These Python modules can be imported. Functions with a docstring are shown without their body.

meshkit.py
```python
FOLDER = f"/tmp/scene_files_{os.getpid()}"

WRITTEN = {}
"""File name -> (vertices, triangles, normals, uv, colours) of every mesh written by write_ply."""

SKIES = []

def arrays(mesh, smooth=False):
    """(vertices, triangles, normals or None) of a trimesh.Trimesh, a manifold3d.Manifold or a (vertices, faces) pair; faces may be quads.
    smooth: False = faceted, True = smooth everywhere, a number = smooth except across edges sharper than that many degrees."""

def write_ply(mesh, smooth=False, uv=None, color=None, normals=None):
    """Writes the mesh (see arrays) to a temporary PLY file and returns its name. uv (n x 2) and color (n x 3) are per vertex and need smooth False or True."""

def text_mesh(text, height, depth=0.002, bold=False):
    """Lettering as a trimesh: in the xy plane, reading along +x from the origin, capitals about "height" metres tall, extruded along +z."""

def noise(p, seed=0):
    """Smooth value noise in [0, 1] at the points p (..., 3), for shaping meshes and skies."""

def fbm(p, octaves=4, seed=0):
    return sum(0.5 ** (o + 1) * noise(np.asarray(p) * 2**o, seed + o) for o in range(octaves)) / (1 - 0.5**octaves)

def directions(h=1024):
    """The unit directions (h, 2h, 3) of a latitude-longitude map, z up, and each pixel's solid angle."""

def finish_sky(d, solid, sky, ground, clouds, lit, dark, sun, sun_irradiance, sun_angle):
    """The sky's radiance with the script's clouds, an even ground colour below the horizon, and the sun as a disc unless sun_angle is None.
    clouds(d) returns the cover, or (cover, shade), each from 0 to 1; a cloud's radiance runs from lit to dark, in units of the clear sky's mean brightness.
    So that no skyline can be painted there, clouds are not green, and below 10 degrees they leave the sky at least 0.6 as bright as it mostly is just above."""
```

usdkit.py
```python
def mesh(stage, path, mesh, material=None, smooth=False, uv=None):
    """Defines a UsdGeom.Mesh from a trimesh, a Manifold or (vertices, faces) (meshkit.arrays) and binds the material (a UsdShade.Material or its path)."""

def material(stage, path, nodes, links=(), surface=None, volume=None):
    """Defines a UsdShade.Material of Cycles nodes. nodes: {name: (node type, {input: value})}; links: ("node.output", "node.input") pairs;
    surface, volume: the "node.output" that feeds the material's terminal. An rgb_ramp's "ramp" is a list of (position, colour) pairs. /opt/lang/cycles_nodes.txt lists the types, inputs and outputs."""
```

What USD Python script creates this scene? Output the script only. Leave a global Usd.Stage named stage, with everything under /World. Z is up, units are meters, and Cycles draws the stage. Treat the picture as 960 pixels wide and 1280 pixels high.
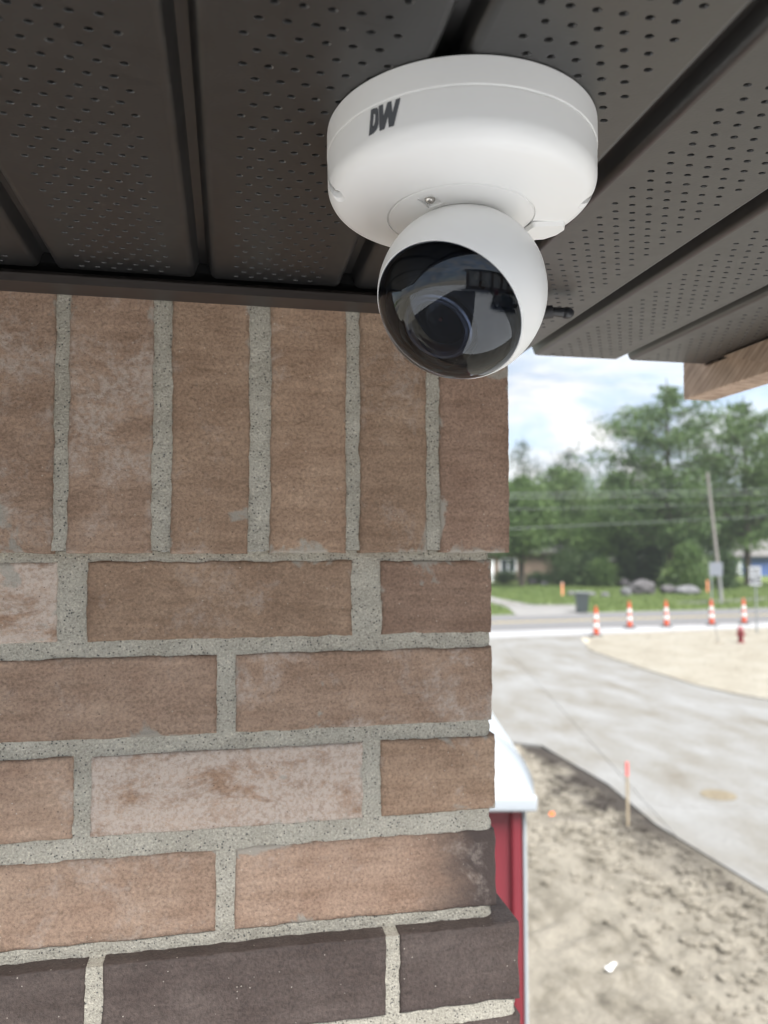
import math, sys, numpy as np, trimesh, manifold3d as m3
sys.path.insert(0, '/opt/lang')
import usdkit, meshkit
from pxr import Usd, UsdGeom, UsdLux, UsdShade, Gf, Sdf
from shapely.geometry import Polygon, Point, box as sbox
from shapely.ops import unary_union
from shapely import affinity

stage = Usd.Stage.CreateInMemory()
UsdGeom.SetStageUpAxis(stage, UsdGeom.Tokens.z); UsdGeom.SetStageMetersPerUnit(stage, 1.0)
UsdGeom.Xform.Define(stage, '/World'); UsdGeom.Scope.Define(stage, '/World/Looks')

# ------------------------------------------------------------------ camera
# world: x along the brick face to the right, y into the wall, z up, ground 0; the lens is 3.1 m up
EYE = np.array([0, 0, 3.1]); YAW, PITCH, ROLL = 11.47, 2.81, -0.10
EXPOSURE = 2.32
def cam_axes():
    y, p, r = np.radians([YAW, PITCH, ROLL])
    fwd = np.array([math.sin(y)*math.cos(p), math.cos(y)*math.cos(p), math.sin(p)])
    right = np.array([math.cos(y), -math.sin(y), 0]); up = np.cross(right, fwd)
    return math.cos(r)*right + math.sin(r)*up, -math.sin(r)*right + math.cos(r)*up, fwd
RIGHT, UP, FWD = cam_axes()
cam = UsdGeom.Camera.Define(stage, '/World/camera')
cam.AddTransformOp().Set(Gf.Matrix4d(*[*RIGHT, 0], *[*UP, 0], *[*(-FWD), 0], *[*EYE, 1]))
cam.CreateHorizontalApertureAttr(24.0); cam.CreateFocalLengthAttr(24.0)
cam.CreateClippingRangeAttr((0.02, 2000.0))
cam.CreateFStopAttr(7.6); cam.CreateFocusDistanceAttr(0.43)
cam.CreateExposureAttr(EXPOSURE)

# ------------------------------------------------------------------ sky and veiled sun
SUN_EL, SUN_AZ = math.radians(58), math.radians(160)      # azimuth from +y towards +x
SUN_DIR = np.array([math.cos(SUN_EL)*math.sin(SUN_AZ), math.cos(SUN_EL)*math.cos(SUN_AZ), math.sin(SUN_EL)])
SKY_STRENGTH = 0.055
CLOUD = 3.8
dome = UsdLux.DomeLight.Define(stage, '/World/sky')
sky_mat = usdkit.material(stage, '/World/Looks/sky_look', {
    'co': ('texture_coordinate', {}),
    'sky': ('sky_texture', {'sky_type': 'single_scattering', 'sun_disc': False, 'sun_elevation': SUN_EL, 'sun_rotation': math.atan2(SUN_DIR[0], SUN_DIR[1]), 'aerosol_density': 0.4}),
    'map': ('mapping', {'scale': (1.0, 1.0, 2.6), 'location': (0.31, 0.12, 0.05)}),
    'n1': ('noise_texture', {'scale': 3.1, 'detail': 6.0, 'roughness': 0.55, 'distortion': 0.3}),
    'n2': ('noise_texture', {'scale': 4.6, 'detail': 6.0, 'roughness': 0.58, 'distortion': 0.4}),
    'cover': ('rgb_ramp', {'ramp': [(0.36, (0.62,)*3), (0.50, (0.85,)*3), (0.58, (1.0,)*3)]}),
    'tone': ('rgb_ramp', {'ramp': [(0.38, (0.54*CLOUD, 0.66*CLOUD, 0.84*CLOUD)), (0.47, (0.66*CLOUD, 0.77*CLOUD, 0.92*CLOUD)), (0.57, (1.05*CLOUD, 1.04*CLOUD, 1.03*CLOUD))]}),
    'mix': ('mix', {}),
    'bg': ('background_shader', {'strength': SKY_STRENGTH}),
}, [('co.generated', 'map.vector'), ('map.vector', 'n1.vector'), ('map.vector', 'n2.vector'), ('n1.fac', 'cover.fac'), ('n2.fac', 'tone.fac'),
    ('cover.color', 'mix.fac'), ('sky.color', 'mix.color1'), ('tone.color', 'mix.color2'), ('mix.color', 'bg.color')], surface='bg.background')
UsdShade.MaterialBindingAPI.Apply(dome.GetPrim()).Bind(sky_mat)
dome.GetPrim().SetCustomDataByKey('kind', 'structure')
sun = UsdLux.DistantLight.Define(stage, '/World/sun')
sun.CreateIntensityAttr(0.72); sun.CreateAngleAttr(38.0); sun.CreateColorAttr(Gf.Vec3f(1.0, 0.985, 0.965))
sun.GetPrim().CreateAttribute('inputs:normalize', Sdf.ValueTypeNames.Bool).Set(True)
_z = SUN_DIR; _x = np.cross([0, 0, 1], _z); _x /= np.linalg.norm(_x); _y = np.cross(_z, _x)
sun.AddTransformOp().Set(Gf.Matrix4d(*[*_x, 0], *[*_y, 0], *[*_z, 0], 0, 0, 0, 1))

# ------------------------------------------------------------------ helpers
_names = {}
def numbered(parent, name):
    k = _names.get((parent, name), 0); _names[(parent, name)] = k + 1
    return f'{parent}/{name}' + (f'_{k:03d}' if k else '')
def tag(prim, label=None, cat=None, group=None, kind=None):
    for k, v in (('label', label), ('category', cat), ('group', group), ('kind', kind)):
        if v: prim.SetCustomDataByKey(k, v)
    return prim
def thing(name, label=None, cat=None, loc=(0, 0, 0), rz=0, group=None, kind=None):
    x = UsdGeom.Xform.Define(stage, numbered('/World', name))
    x.AddTranslateOp().Set(Gf.Vec3d(*map(float, loc))); x.AddRotateZOp().Set(float(rz))
    return tag(x.GetPrim(), label, cat, group, kind)
def part(parent, name, mesh, material, smooth=False, label=None, kind=None):
    where = parent if isinstance(parent, str) else str(parent.GetPath())
    p = usdkit.mesh(stage, numbered(where, name), mesh, material, smooth=smooth).GetPrim()
    return tag(p, label=label, kind=kind)
def solo(name, mesh, material, smooth=False, label=None, cat=None, group=None, kind=None):
    return tag(part('/World', name, mesh, material, smooth), label, cat, group, kind)
def dup(src, loc, rz=0, label=None, group=None):
    was = src.GetCustomData()
    o = thing(src.GetName(), label or was.get('label'), was.get('category'), loc, rz, group or was.get('group'))
    o.GetReferences().AddInternalReference(src.GetPath()); o.SetInstanceable(True)
    return o
def cat(*ms): return trimesh.util.concatenate([m for m in ms])
def bx(x0, x1, y0, y1, z0, z1):
    m = trimesh.creation.box([x1-x0, y1-y0, z1-z0]); m.apply_translation([(x0+x1)/2, (y0+y1)/2, (z0+z1)/2]); return m
def rbx(x0, x1, y0, y1, z0, z1, r=0.01, seg=8):
    s = m3.Manifold.sphere(r, seg)
    pts = [s.translate([x, y, z]) for x in (x0+r, x1-r) for y in (y0+r, y1-r) for z in (z0+r, z1-r)]
    return tm(m3.Manifold.batch_hull(pts))
def tm(man):
    m = man.to_mesh(); return trimesh.Trimesh(m.vert_properties[:, :3], m.tri_verts, process=False)
def tube(p0, p1, r0, r1=None, n=12):
    p0, p1 = np.asarray(p0, float), np.asarray(p1, float); r1 = r0 if r1 is None else r1
    d = p1-p0; L = np.linalg.norm(d); z = d/L
    a = np.cross(z, [0, 0, 1]) if abs(z[2]) < .9 else np.cross(z, [1, 0, 0]); a /= np.linalg.norm(a); b = np.cross(z, a)
    t = np.arange(n)/n*2*np.pi; ring = np.cos(t)[:, None]*a + np.sin(t)[:, None]*b
    v = np.vstack([p0+ring*r0, p1+ring*r1, [p0], [p1]]); f = []
    for i in range(n):
        j = (i+1) % n; f += [[i, i+n, j], [j, i+n, j+n], [i, j, 2*n], [i+n, 2*n+1, j+n]]
    m = trimesh.Trimesh(v, f, process=False); m.fix_normals(); return m
def rev(profile, n=48):
    """profile: (r, z) pairs; closed on the axis."""
    m = trimesh.creation.revolve(np.asarray(profile, float), sections=n); m.fix_normals(); return m
def extr(poly, h, z0=0):
    ms = [trimesh.creation.extrude_polygon(g, h, engine='earcut') for g in getattr(poly, 'geoms', [poly])]
    m = cat(*ms); m.apply_translation([0, 0, z0]); return m
def moved(m, loc=(0, 0, 0), rz=0):
    m = m.copy()
    if rz: m.apply_transform(trimesh.transformations.rotation_matrix(math.radians(rz), [0, 0, 1]))
    m.apply_translation(loc); return m
def grid_mesh(X, Y, Z):
    n, k = X.shape; v = np.stack([X, Y, Z], -1).reshape(-1, 3); i = np.arange(n*k).reshape(n, k)
    q = np.stack([i[:-1, :-1], i[:-1, 1:], i[1:, 1:], i[1:, :-1]], -1).reshape(-1, 4)
    return trimesh.Trimesh(v, np.vstack([q[:, :3], q[:, [0, 2, 3]]]), process=False)
def ground(px, py, z=0.0):
    """where the sight line of the photograph's pixel (960 x 1280) meets the level z"""
    d = (px-480)/960*RIGHT + (640-py)/960*UP + FWD
    return EYE + d*(z-EYE[2])/d[2]

# ------------------------------------------------------------------ materials
L = '/World/Looks/'
def simple(name, color, rough=0.5, metallic=0.0, spec=0.5, coat=0.0, bump=None, var=None, coord='position'):
    """plain paint, plastic or metal; bump = (scale, strength, distance); var = (scale, amount) tone variation."""
    nodes = {'p': ('principled_bsdf', {'base_color': color, 'roughness': rough, 'metallic': metallic, 'specular_ior_level': spec, 'coat_weight': coat})}; links = []
    src = 'g.position'
    if bump or var:
        nodes['g'] = ('geometry', {})
    if coord == 'object' and (bump or var):
        nodes['tc'] = ('texture_coordinate', {}); src = 'tc.object'
    if bump:
        nodes['bn'] = ('noise_texture', {'scale': bump[0], 'detail': 4.0}); nodes['b'] = ('bump', {'strength': bump[1], 'distance': bump[2]})
        links += [(src, 'bn.vector'), ('bn.fac', 'b.height'), ('b.normal', 'p.normal')]
    if var:
        c = np.array(color); nodes['vn'] = ('noise_texture', {'scale': var[0], 'detail': 5.0, 'roughness': 0.6})
        nodes['vr'] = ('rgb_ramp', {'ramp': [(0.3, tuple(c*(1-var[1]))), (0.7, tuple(np.minimum(c*(1+var[1]), 1)))]})
        links += [(src, 'vn.vector'), ('vn.fac', 'vr.fac'), ('vr.color', 'p.base_color')]
    return usdkit.material(stage, L+name, nodes, links, surface='p.BSDF')

def brick_look(name, dark, light, white=0.62, white_amt=0.6, streak=1.0, gray=0.655, wcol=(0.52, 0.44, 0.38), rough=0.85, floor=0.15, burnt=None):
    """fired clay with fine grain, grit, lime bloom (white: the higher the rarer) and smears of mortar (gray)."""
    N = {
        'g': ('geometry', {}), 'oi': ('object_info', {}),
        'm': ('mapping', {'scale': (1.0, 1.0, streak)}),
        'n1': ('noise_texture', {'scale': 22.0, 'detail': 5.0, 'roughness': 0.6}),
        'base': ('rgb_ramp', {'ramp': [(0.32, dark), (0.68, light)]}),
        'fine': ('noise_texture', {'scale': 420.0, 'detail': 3.0, 'roughness': 0.7}),
        'finer': ('rgb_ramp', {'ramp': [(0.28, (0.66,)*3), (0.5, (1.0,)*3), (0.72, (1.30, 1.28, 1.25))]}),
        'mul': ('mix', {'mix_type': 'multiply', 'fac': 1.0}),
        'w1': ('noise_texture', {'scale': 19.0, 'detail': 8.0, 'roughness': 0.72, 'distortion': 0.4}),
        'wr': ('rgb_ramp', {'ramp': [(white-0.06, (0.0,)*3), (white+0.05, (white_amt,)*3)]}),
        'w2': ('noise_texture', {'scale': 230.0, 'detail': 4.0, 'roughness': 0.75}),
        'w2r': ('rgb_ramp', {'ramp': [(0.40, (floor,)*3), (0.56, (1.0,)*3)]}),
        'wm': ('math', {'math_type': 'multiply'}),
        'mixw': ('mix', {'color2': wcol}),
        'g1': ('noise_texture', {'scale': 13.0, 'detail': 6.0, 'roughness': 0.6, 'distortion': 0.8}),
        'gr': ('rgb_ramp', {'ramp': [(gray-0.015, (0.0,)*3), (gray+0.02, (0.75,)*3)]}),
        'mixg': ('mix', {'color2': (0.36, 0.345, 0.30)}),
        'sp': ('voronoi_texture', {'scale': 330.0}),
        'spr': ('rgb_ramp', {'ramp': [(0.05, (0.85,)*3), (0.20, (0.0,)*3)]}),
        'spc': ('separate_color', {}), 'spt': ('math', {'math_type': 'greater_than', 'value2': 0.93}), 'spm': ('math', {'math_type': 'multiply'}),
        'mixs': ('mix', {'color2': (0.60, 0.54, 0.46)}),
        'pt': ('math', {'math_type': 'less_than', 'value2': 0.07}), 'ptm': ('math', {'math_type': 'multiply'}),
        'mixp': ('mix', {'color2': (0.05, 0.035, 0.03)}),
        'rv': ('map_range', {'from_min': 0.0, 'from_max': 1.0, 'to_min': 0.90, 'to_max': 1.10}),
        'tone': ('vector_math', {'math_type': 'scale'}),
        'pit': ('noise_texture', {'scale': 95.0, 'detail': 5.0, 'roughness': 0.65}), 'bh0': ('math', {'math_type': 'multiply_add', 'value2': 1.6}), 'ms': ('mapping', {'scale': (0.22, 1.0, 1.6)}), 'ns': ('noise_texture', {'scale': 75.0, 'detail': 5.0, 'roughness': 0.65}), 'nsr': ('rgb_ramp', {'ramp': [(0.32, (0.84, 0.82, 0.80)), (0.52, (1.0,)*3), (0.70, (1.12, 1.12, 1.11))]}), 'mul2': ('mix', {'mix_type': 'multiply', 'fac': 1.0}), 'bh': ('math', {'math_type': 'multiply_add', 'value2': 0.6}),
        'b1': ('bump', {'strength': 0.75, 'distance': 0.0013}),
        'p': ('principled_bsdf', {'roughness': rough, 'specular_ior_level': 0.25}),
    }
    K = [('g.position', 'm.vector')] + [('m.vector', f'{n}.vector') for n in ('n1', 'w1', 'g1')] + [('g.position', f'{n}.vector') for n in ('fine', 'w2', 'sp')] + [
        ('n1.fac', 'base.fac'), ('fine.fac', 'finer.fac'), ('base.color', 'mul2.color1'), ('g.position', 'ms.vector'), ('ms.vector', 'ns.vector'), ('ns.fac', 'nsr.fac'), ('nsr.color', 'mul2.color2'), ('mul2.color', 'mul.color1'), ('finer.color', 'mul.color2'), ('g.position', 'pit.vector'), ('pit.fac', 'bh0.value1'), ('bh.value', 'bh0.value3'),
        ('w1.fac', 'wr.fac'), ('w2.fac', 'w2r.fac'), ('wr.color', 'wm.value1'), ('w2r.color', 'wm.value2'), ('mul.color', 'mixw.color1'), ('wm.value', 'mixw.fac'),
        ('g1.fac', 'gr.fac'), ('mixw.color', 'mixg.color1'), ('gr.color', 'mixg.fac'),
        ('sp.distance', 'spr.fac'), ('sp.color', 'spc.color'), ('spc.r', 'spt.value1'), ('spr.color', 'spm.value1'), ('spt.value', 'spm.value2'),
        ('mixg.color', 'mixs.color1'), ('spm.value', 'mixs.fac'), ('spc.r', 'pt.value1'), ('spr.color', 'ptm.value1'), ('pt.value', 'ptm.value2'),
        ('mixs.color', 'mixp.color1'), ('ptm.value', 'mixp.fac'), ('oi.random', 'rv.value'), ('mixp.color', 'tone.vector1'), ('rv.result', 'tone.scale'),
        ('tone.vector', 'p.base_color'), ('w2.fac', 'bh.value1'), ('fine.fac', 'bh.value3'), ('bh0.value', 'b1.height'), ('b1.normal', 'p.normal')]
    # mortar smears and worn dark arrises gather along the edges of each brick
    N.update({'ne': ('attribute', {'attribute': 'near_edge'}), 'ge': ('math', {'math_type': 'multiply_add', 'value2': 0.085}), 'we': ('math', {'math_type': 'multiply_add', 'value2': 0.035}),
              'ee': ('map_range', {'from_min': 0.45, 'from_max': 1.0, 'to_min': 1.0, 'to_max': 0.80, 'clamp': True}), 'edge': ('vector_math', {'math_type': 'scale'})})
    K = [k for k in K if k not in (('g1.fac', 'gr.fac'), ('w1.fac', 'wr.fac'), ('rv.result', 'tone.scale'))] + [('ne.fac', 'ge.value1'), ('g1.fac', 'ge.value3'), ('ge.value', 'gr.fac'), ('ne.fac', 'we.value1'), ('w1.fac', 'we.value3'), ('we.value', 'wr.fac'), ('rv.result', 'tone.scale')]
    K = [k for k in K if k != ('mul2.color', 'mul.color1')] + [('ne.fac', 'ee.value'), ('mul2.color', 'edge.vector1'), ('ee.result', 'edge.scale'), ('edge.vector', 'mul.color1')]
    if burnt:   # one end fired darker
        N.update({'sx': ('separate_xyz', {}), 'bm': ('map_range', {'from_min': burnt[0], 'from_max': burnt[1], 'to_min': 0.0, 'to_max': 1.0, 'clamp': True}), 'bn': ('math', {'math_type': 'multiply_add', 'value2': 0.05, 'value3': 0.0}), 'bx': ('math', {'math_type': 'multiply_add', 'value2': .06}), 'bmix': ('mix', {'color2': (0.085, 0.065, 0.058)})})
        K = [k for k in K if k != ('mul.color', 'mixw.color1')] + [('g.position', 'sx.vector'), ('n1.fac', 'bx.value1'), ('sx.x', 'bx.value3'), ('bx.value', 'bm.value'), ('bm.result', 'bmix.fac'), ('mul.color', 'bmix.color1'), ('bmix.color', 'mixw.color1')]
        del N['bn']
    return usdkit.material(stage, L+name, N, K, surface='p.BSDF')

B = 1.0
def c3(r, g, b, k=1.25): return (r*k*.955, g*k*.985, b*k*1.0)
brick_plain = brick_look('brick_plain', c3(0.242, 0.155, 0.105), c3(0.330, 0.225, 0.157), white=0.63, white_amt=0.55)
brick_pink = brick_look('brick_pink', c3(0.273, 0.177, 0.126), c3(0.355, 0.248, 0.182), white=0.61, white_amt=0.5)
brick_limed = brick_look('brick_limed', c3(0.252, 0.163, 0.114), c3(0.330, 0.227, 0.165), white=0.535, white_amt=0.7, gray=0.65)
brick_white = brick_look('brick_white', c3(0.258, 0.158, 0.102), c3(0.350, 0.236, 0.170), white=0.455, white_amt=0.85, streak=1.6, wcol=(0.597, 0.512, 0.446), floor=0.45)
brick_burnt = brick_look('brick_burnt', c3(0.268, 0.172, 0.122), c3(0.345, 0.238, 0.175), white=0.64, white_amt=0.4, burnt=(.165, .222))
brick_brown = brick_look('brick_brown', c3(0.211, 0.133, 0.095), c3(0.278, 0.185, 0.136), white=0.70, white_amt=0.5, gray=0.65)
brick_dark = brick_look('brick_dark', c3(.064, .046, .040), c3(.093, .070, .061), white=0.76, white_amt=0.35, gray=0.80, rough=0.62)
mortar = usdkit.material(stage, L+'mortar', {
    'g': ('geometry', {}), 'n': ('noise_texture', {'scale': 30.0, 'detail': 5.0}),
    'base': ('rgb_ramp', {'ramp': [(0.3, (0.395, 0.365, 0.305)), (0.7, (0.495, 0.463, 0.395))]}),
    'f': ('noise_texture', {'scale': 620.0, 'detail': 2.0, 'roughness': 0.6}),
    'fr': ('rgb_ramp', {'ramp': [(0.28, (0.40, 0.40, 0.40)), (0.38, (0.86, 0.86, 0.86)), (0.58, (1.03, 1.03, 1.02)), (0.72, (1.4, 1.4, 1.37))]}),
    'v': ('voronoi_texture', {'scale': 430.0}), 'vc': ('separate_color', {}), 'vt': ('math', {'math_type': 'greater_than', 'value2': 0.86}),
    'vr': ('rgb_ramp', {'ramp': [(0.22, (1.0,)*3), (0.3, (0.0,)*3)]}), 'vm': ('math', {'math_type': 'multiply'}),
    'mul': ('mix', {'mix_type': 'multiply', 'fac': 1.0}), 'mx': ('mix', {'color2': (0.10, 0.10, 0.095)}),
    'b': ('bump', {'strength': 0.9, 'distance': 0.0016}), 'p': ('principled_bsdf', {'roughness': 0.95, 'specular_ior_level': 0.2})},
    [('g.position', 'n.vector'), ('g.position', 'f.vector'), ('g.position', 'v.vector'), ('n.fac', 'base.fac'), ('f.fac', 'fr.fac'), ('base.color', 'mul.color1'), ('fr.color', 'mul.color2'),
     ('v.color', 'vc.color'), ('vc.g', 'vt.value1'), ('v.distance', 'vr.fac'), ('vr.color', 'vm.value1'), ('vt.value', 'vm.value2'), ('mul.color', 'mx.color1'), ('vm.value', 'mx.fac'),
     ('mx.color', 'p.base_color'), ('f.fac', 'b.height'), ('b.normal', 'p.normal')], surface='p.BSDF')

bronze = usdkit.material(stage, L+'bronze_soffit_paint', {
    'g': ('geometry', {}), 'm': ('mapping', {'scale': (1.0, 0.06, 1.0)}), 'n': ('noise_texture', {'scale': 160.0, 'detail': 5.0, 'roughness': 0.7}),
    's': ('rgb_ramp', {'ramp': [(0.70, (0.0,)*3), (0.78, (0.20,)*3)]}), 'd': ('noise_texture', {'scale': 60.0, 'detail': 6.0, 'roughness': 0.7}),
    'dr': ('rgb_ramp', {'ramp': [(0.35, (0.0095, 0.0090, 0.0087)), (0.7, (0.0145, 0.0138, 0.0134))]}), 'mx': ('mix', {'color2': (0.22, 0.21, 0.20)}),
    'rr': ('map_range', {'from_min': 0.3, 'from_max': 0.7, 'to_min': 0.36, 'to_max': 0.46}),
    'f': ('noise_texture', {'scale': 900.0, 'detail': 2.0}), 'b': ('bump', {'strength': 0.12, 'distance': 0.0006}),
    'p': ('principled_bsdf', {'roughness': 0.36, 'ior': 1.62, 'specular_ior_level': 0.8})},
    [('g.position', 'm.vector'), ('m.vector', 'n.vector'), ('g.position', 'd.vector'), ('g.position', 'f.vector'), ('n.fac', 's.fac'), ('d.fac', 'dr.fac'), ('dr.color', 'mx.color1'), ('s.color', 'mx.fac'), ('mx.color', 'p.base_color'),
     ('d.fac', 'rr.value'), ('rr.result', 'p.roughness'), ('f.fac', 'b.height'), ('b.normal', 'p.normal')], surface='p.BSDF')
bronze_trim = simple('bronze_trim_paint', (0.035, 0.028, 0.025), 0.42, spec=0.55, bump=(300, .1, .0005))
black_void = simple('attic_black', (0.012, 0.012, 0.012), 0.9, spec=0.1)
white_shell = simple('white_powder_coat', (0.82, 0.82, 0.81), 0.34, spec=0.45, bump=(1400, .10, .0004), var=(9, .015))
white_ball = simple('white_ball_coat', (0.79, 0.785, 0.77), 0.36, spec=0.45, bump=(1400, .10, .0004), var=(9, .015))
steel = simple('screw_steel', (0.62, 0.60, 0.57), 0.25, metallic=1.0)
logo_gray = simple('logo_gray_print', (0.085, 0.09, 0.10), 0.5)
black_rubber = simple('black_rubber', (0.018, 0.018, 0.02), 0.55)
black_plastic = simple('black_plastic', (0.012, 0.013, 0.016), 0.35)
lens_ring_mat = simple('lens_ring_satin', (0.42, 0.43, 0.47), 0.32, metallic=0.85)
lens_glass = simple('lens_front_glass', (0.006, 0.007, 0.010), 0.06, spec=0.4)
lens_ruby = simple('lens_inner_coating', (0.10, 0.02, 0.015), 0.15, spec=0.9)
smoked = usdkit.material(stage, L+'smoked_dome', {
    'fr': ('fresnel', {'IOR': 1.55}), 't': ('transparent_bsdf', {'color': (0.34, 0.38, 0.46)}), 'gl': ('glossy_bsdf', {'roughness': 0.015, 'color': (0.92, 0.96, 1.0)}), 'm': ('mix_closure', {})},
    [('fr.fac', 'm.fac'), ('t.BSDF', 'm.closure1'), ('gl.BSDF', 'm.closure2')], surface='m.closure')
timber = usdkit.material(stage, L+'sawn_timber', {
    'g': ('geometry', {}), 'm': ('mapping', {'rotation': (0.0, 0.0, 0.0), 'scale': (1.0, 1.0, 1.0)}),
    'vr': ('vector_rotate', {'rotate_type': 'x_axis', 'angle': 0.62}), 'm2': ('mapping', {'scale': (60.0, 16.0, 330.0)}),
    'n': ('noise_texture', {'scale': 1.0, 'detail': 4.0, 'roughness': 0.6, 'distortion': 0.5}), 'n2': ('noise_texture', {'scale': 30.0, 'detail': 4.0}),
    'r': ('rgb_ramp', {'ramp': [(0.28, (0.24, 0.165, 0.122)), (0.5, (0.40, 0.295, 0.225)), (0.72, (0.50, 0.385, 0.30))]}),
    'r2': ('rgb_ramp', {'ramp': [(0.3, (0.75,)*3), (0.7, (1.15,)*3)]}), 'mu': ('mix', {'mix_type': 'multiply', 'fac': 1.0}),
    'b': ('bump', {'strength': 0.5, 'distance': 0.001}), 'p': ('principled_bsdf', {'roughness': 0.75, 'specular_ior_level': 0.25})},
    [('g.position', 'vr.vector'), ('vr.vector', 'm2.vector'), ('m2.vector', 'n.vector'), ('g.position', 'n2.vector'), ('n.fac', 'r.fac'), ('n2.fac', 'r2.fac'), ('r.color', 'mu.color1'), ('r2.color', 'mu.color2'),
     ('mu.color', 'p.base_color'), ('n.fac', 'b.height'), ('b.normal', 'p.normal')], surface='p.BSDF')

def earth(name, ramp, scale, fine, rough=0.95, bump=0.6, dist=0.02, stretch=(1, 1, 1), rot=0.0, fine_amt=0.25):
    return usdkit.material(stage, L+name, {
        'g': ('geometry', {}), 'm': ('mapping', {'scale': stretch, 'rotation': (0, 0, rot)}),
        'n': ('noise_texture', {'scale': scale, 'detail': 8.0, 'roughness': 0.62, 'distortion': 0.3}), 'r': ('rgb_ramp', {'ramp': ramp}),
        'f': ('noise_texture', {'scale': fine, 'detail': 4.0, 'roughness': 0.7}), 'fr': ('rgb_ramp', {'ramp': [(0.3, (1-fine_amt,)*3), (0.7, (1+fine_amt,)*3)]}),
        'mu': ('mix', {'mix_type': 'multiply', 'fac': 1.0}), 'b': ('bump', {'strength': bump, 'distance': dist}), 'p': ('principled_bsdf', {'roughness': rough, 'specular_ior_level': 0.2})},
        [('g.position', 'm.vector'), ('m.vector', 'n.vector'), ('g.position', 'f.vector'), ('n.fac', 'r.fac'), ('f.fac', 'fr.fac'), ('r.color', 'mu.color1'), ('fr.color', 'mu.color2'),
         ('mu.color', 'p.base_color'), ('f.fac', 'b.height'), ('b.normal', 'p.normal')], surface='p.BSDF')
sand = earth('sandy_soil', [(0.32, (0.20, 0.175, 0.14)), (0.46, (0.28, 0.25, 0.20)), (0.62, (0.34, 0.31, 0.25))], 0.5, 22, fine_amt=0.3)
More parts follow.
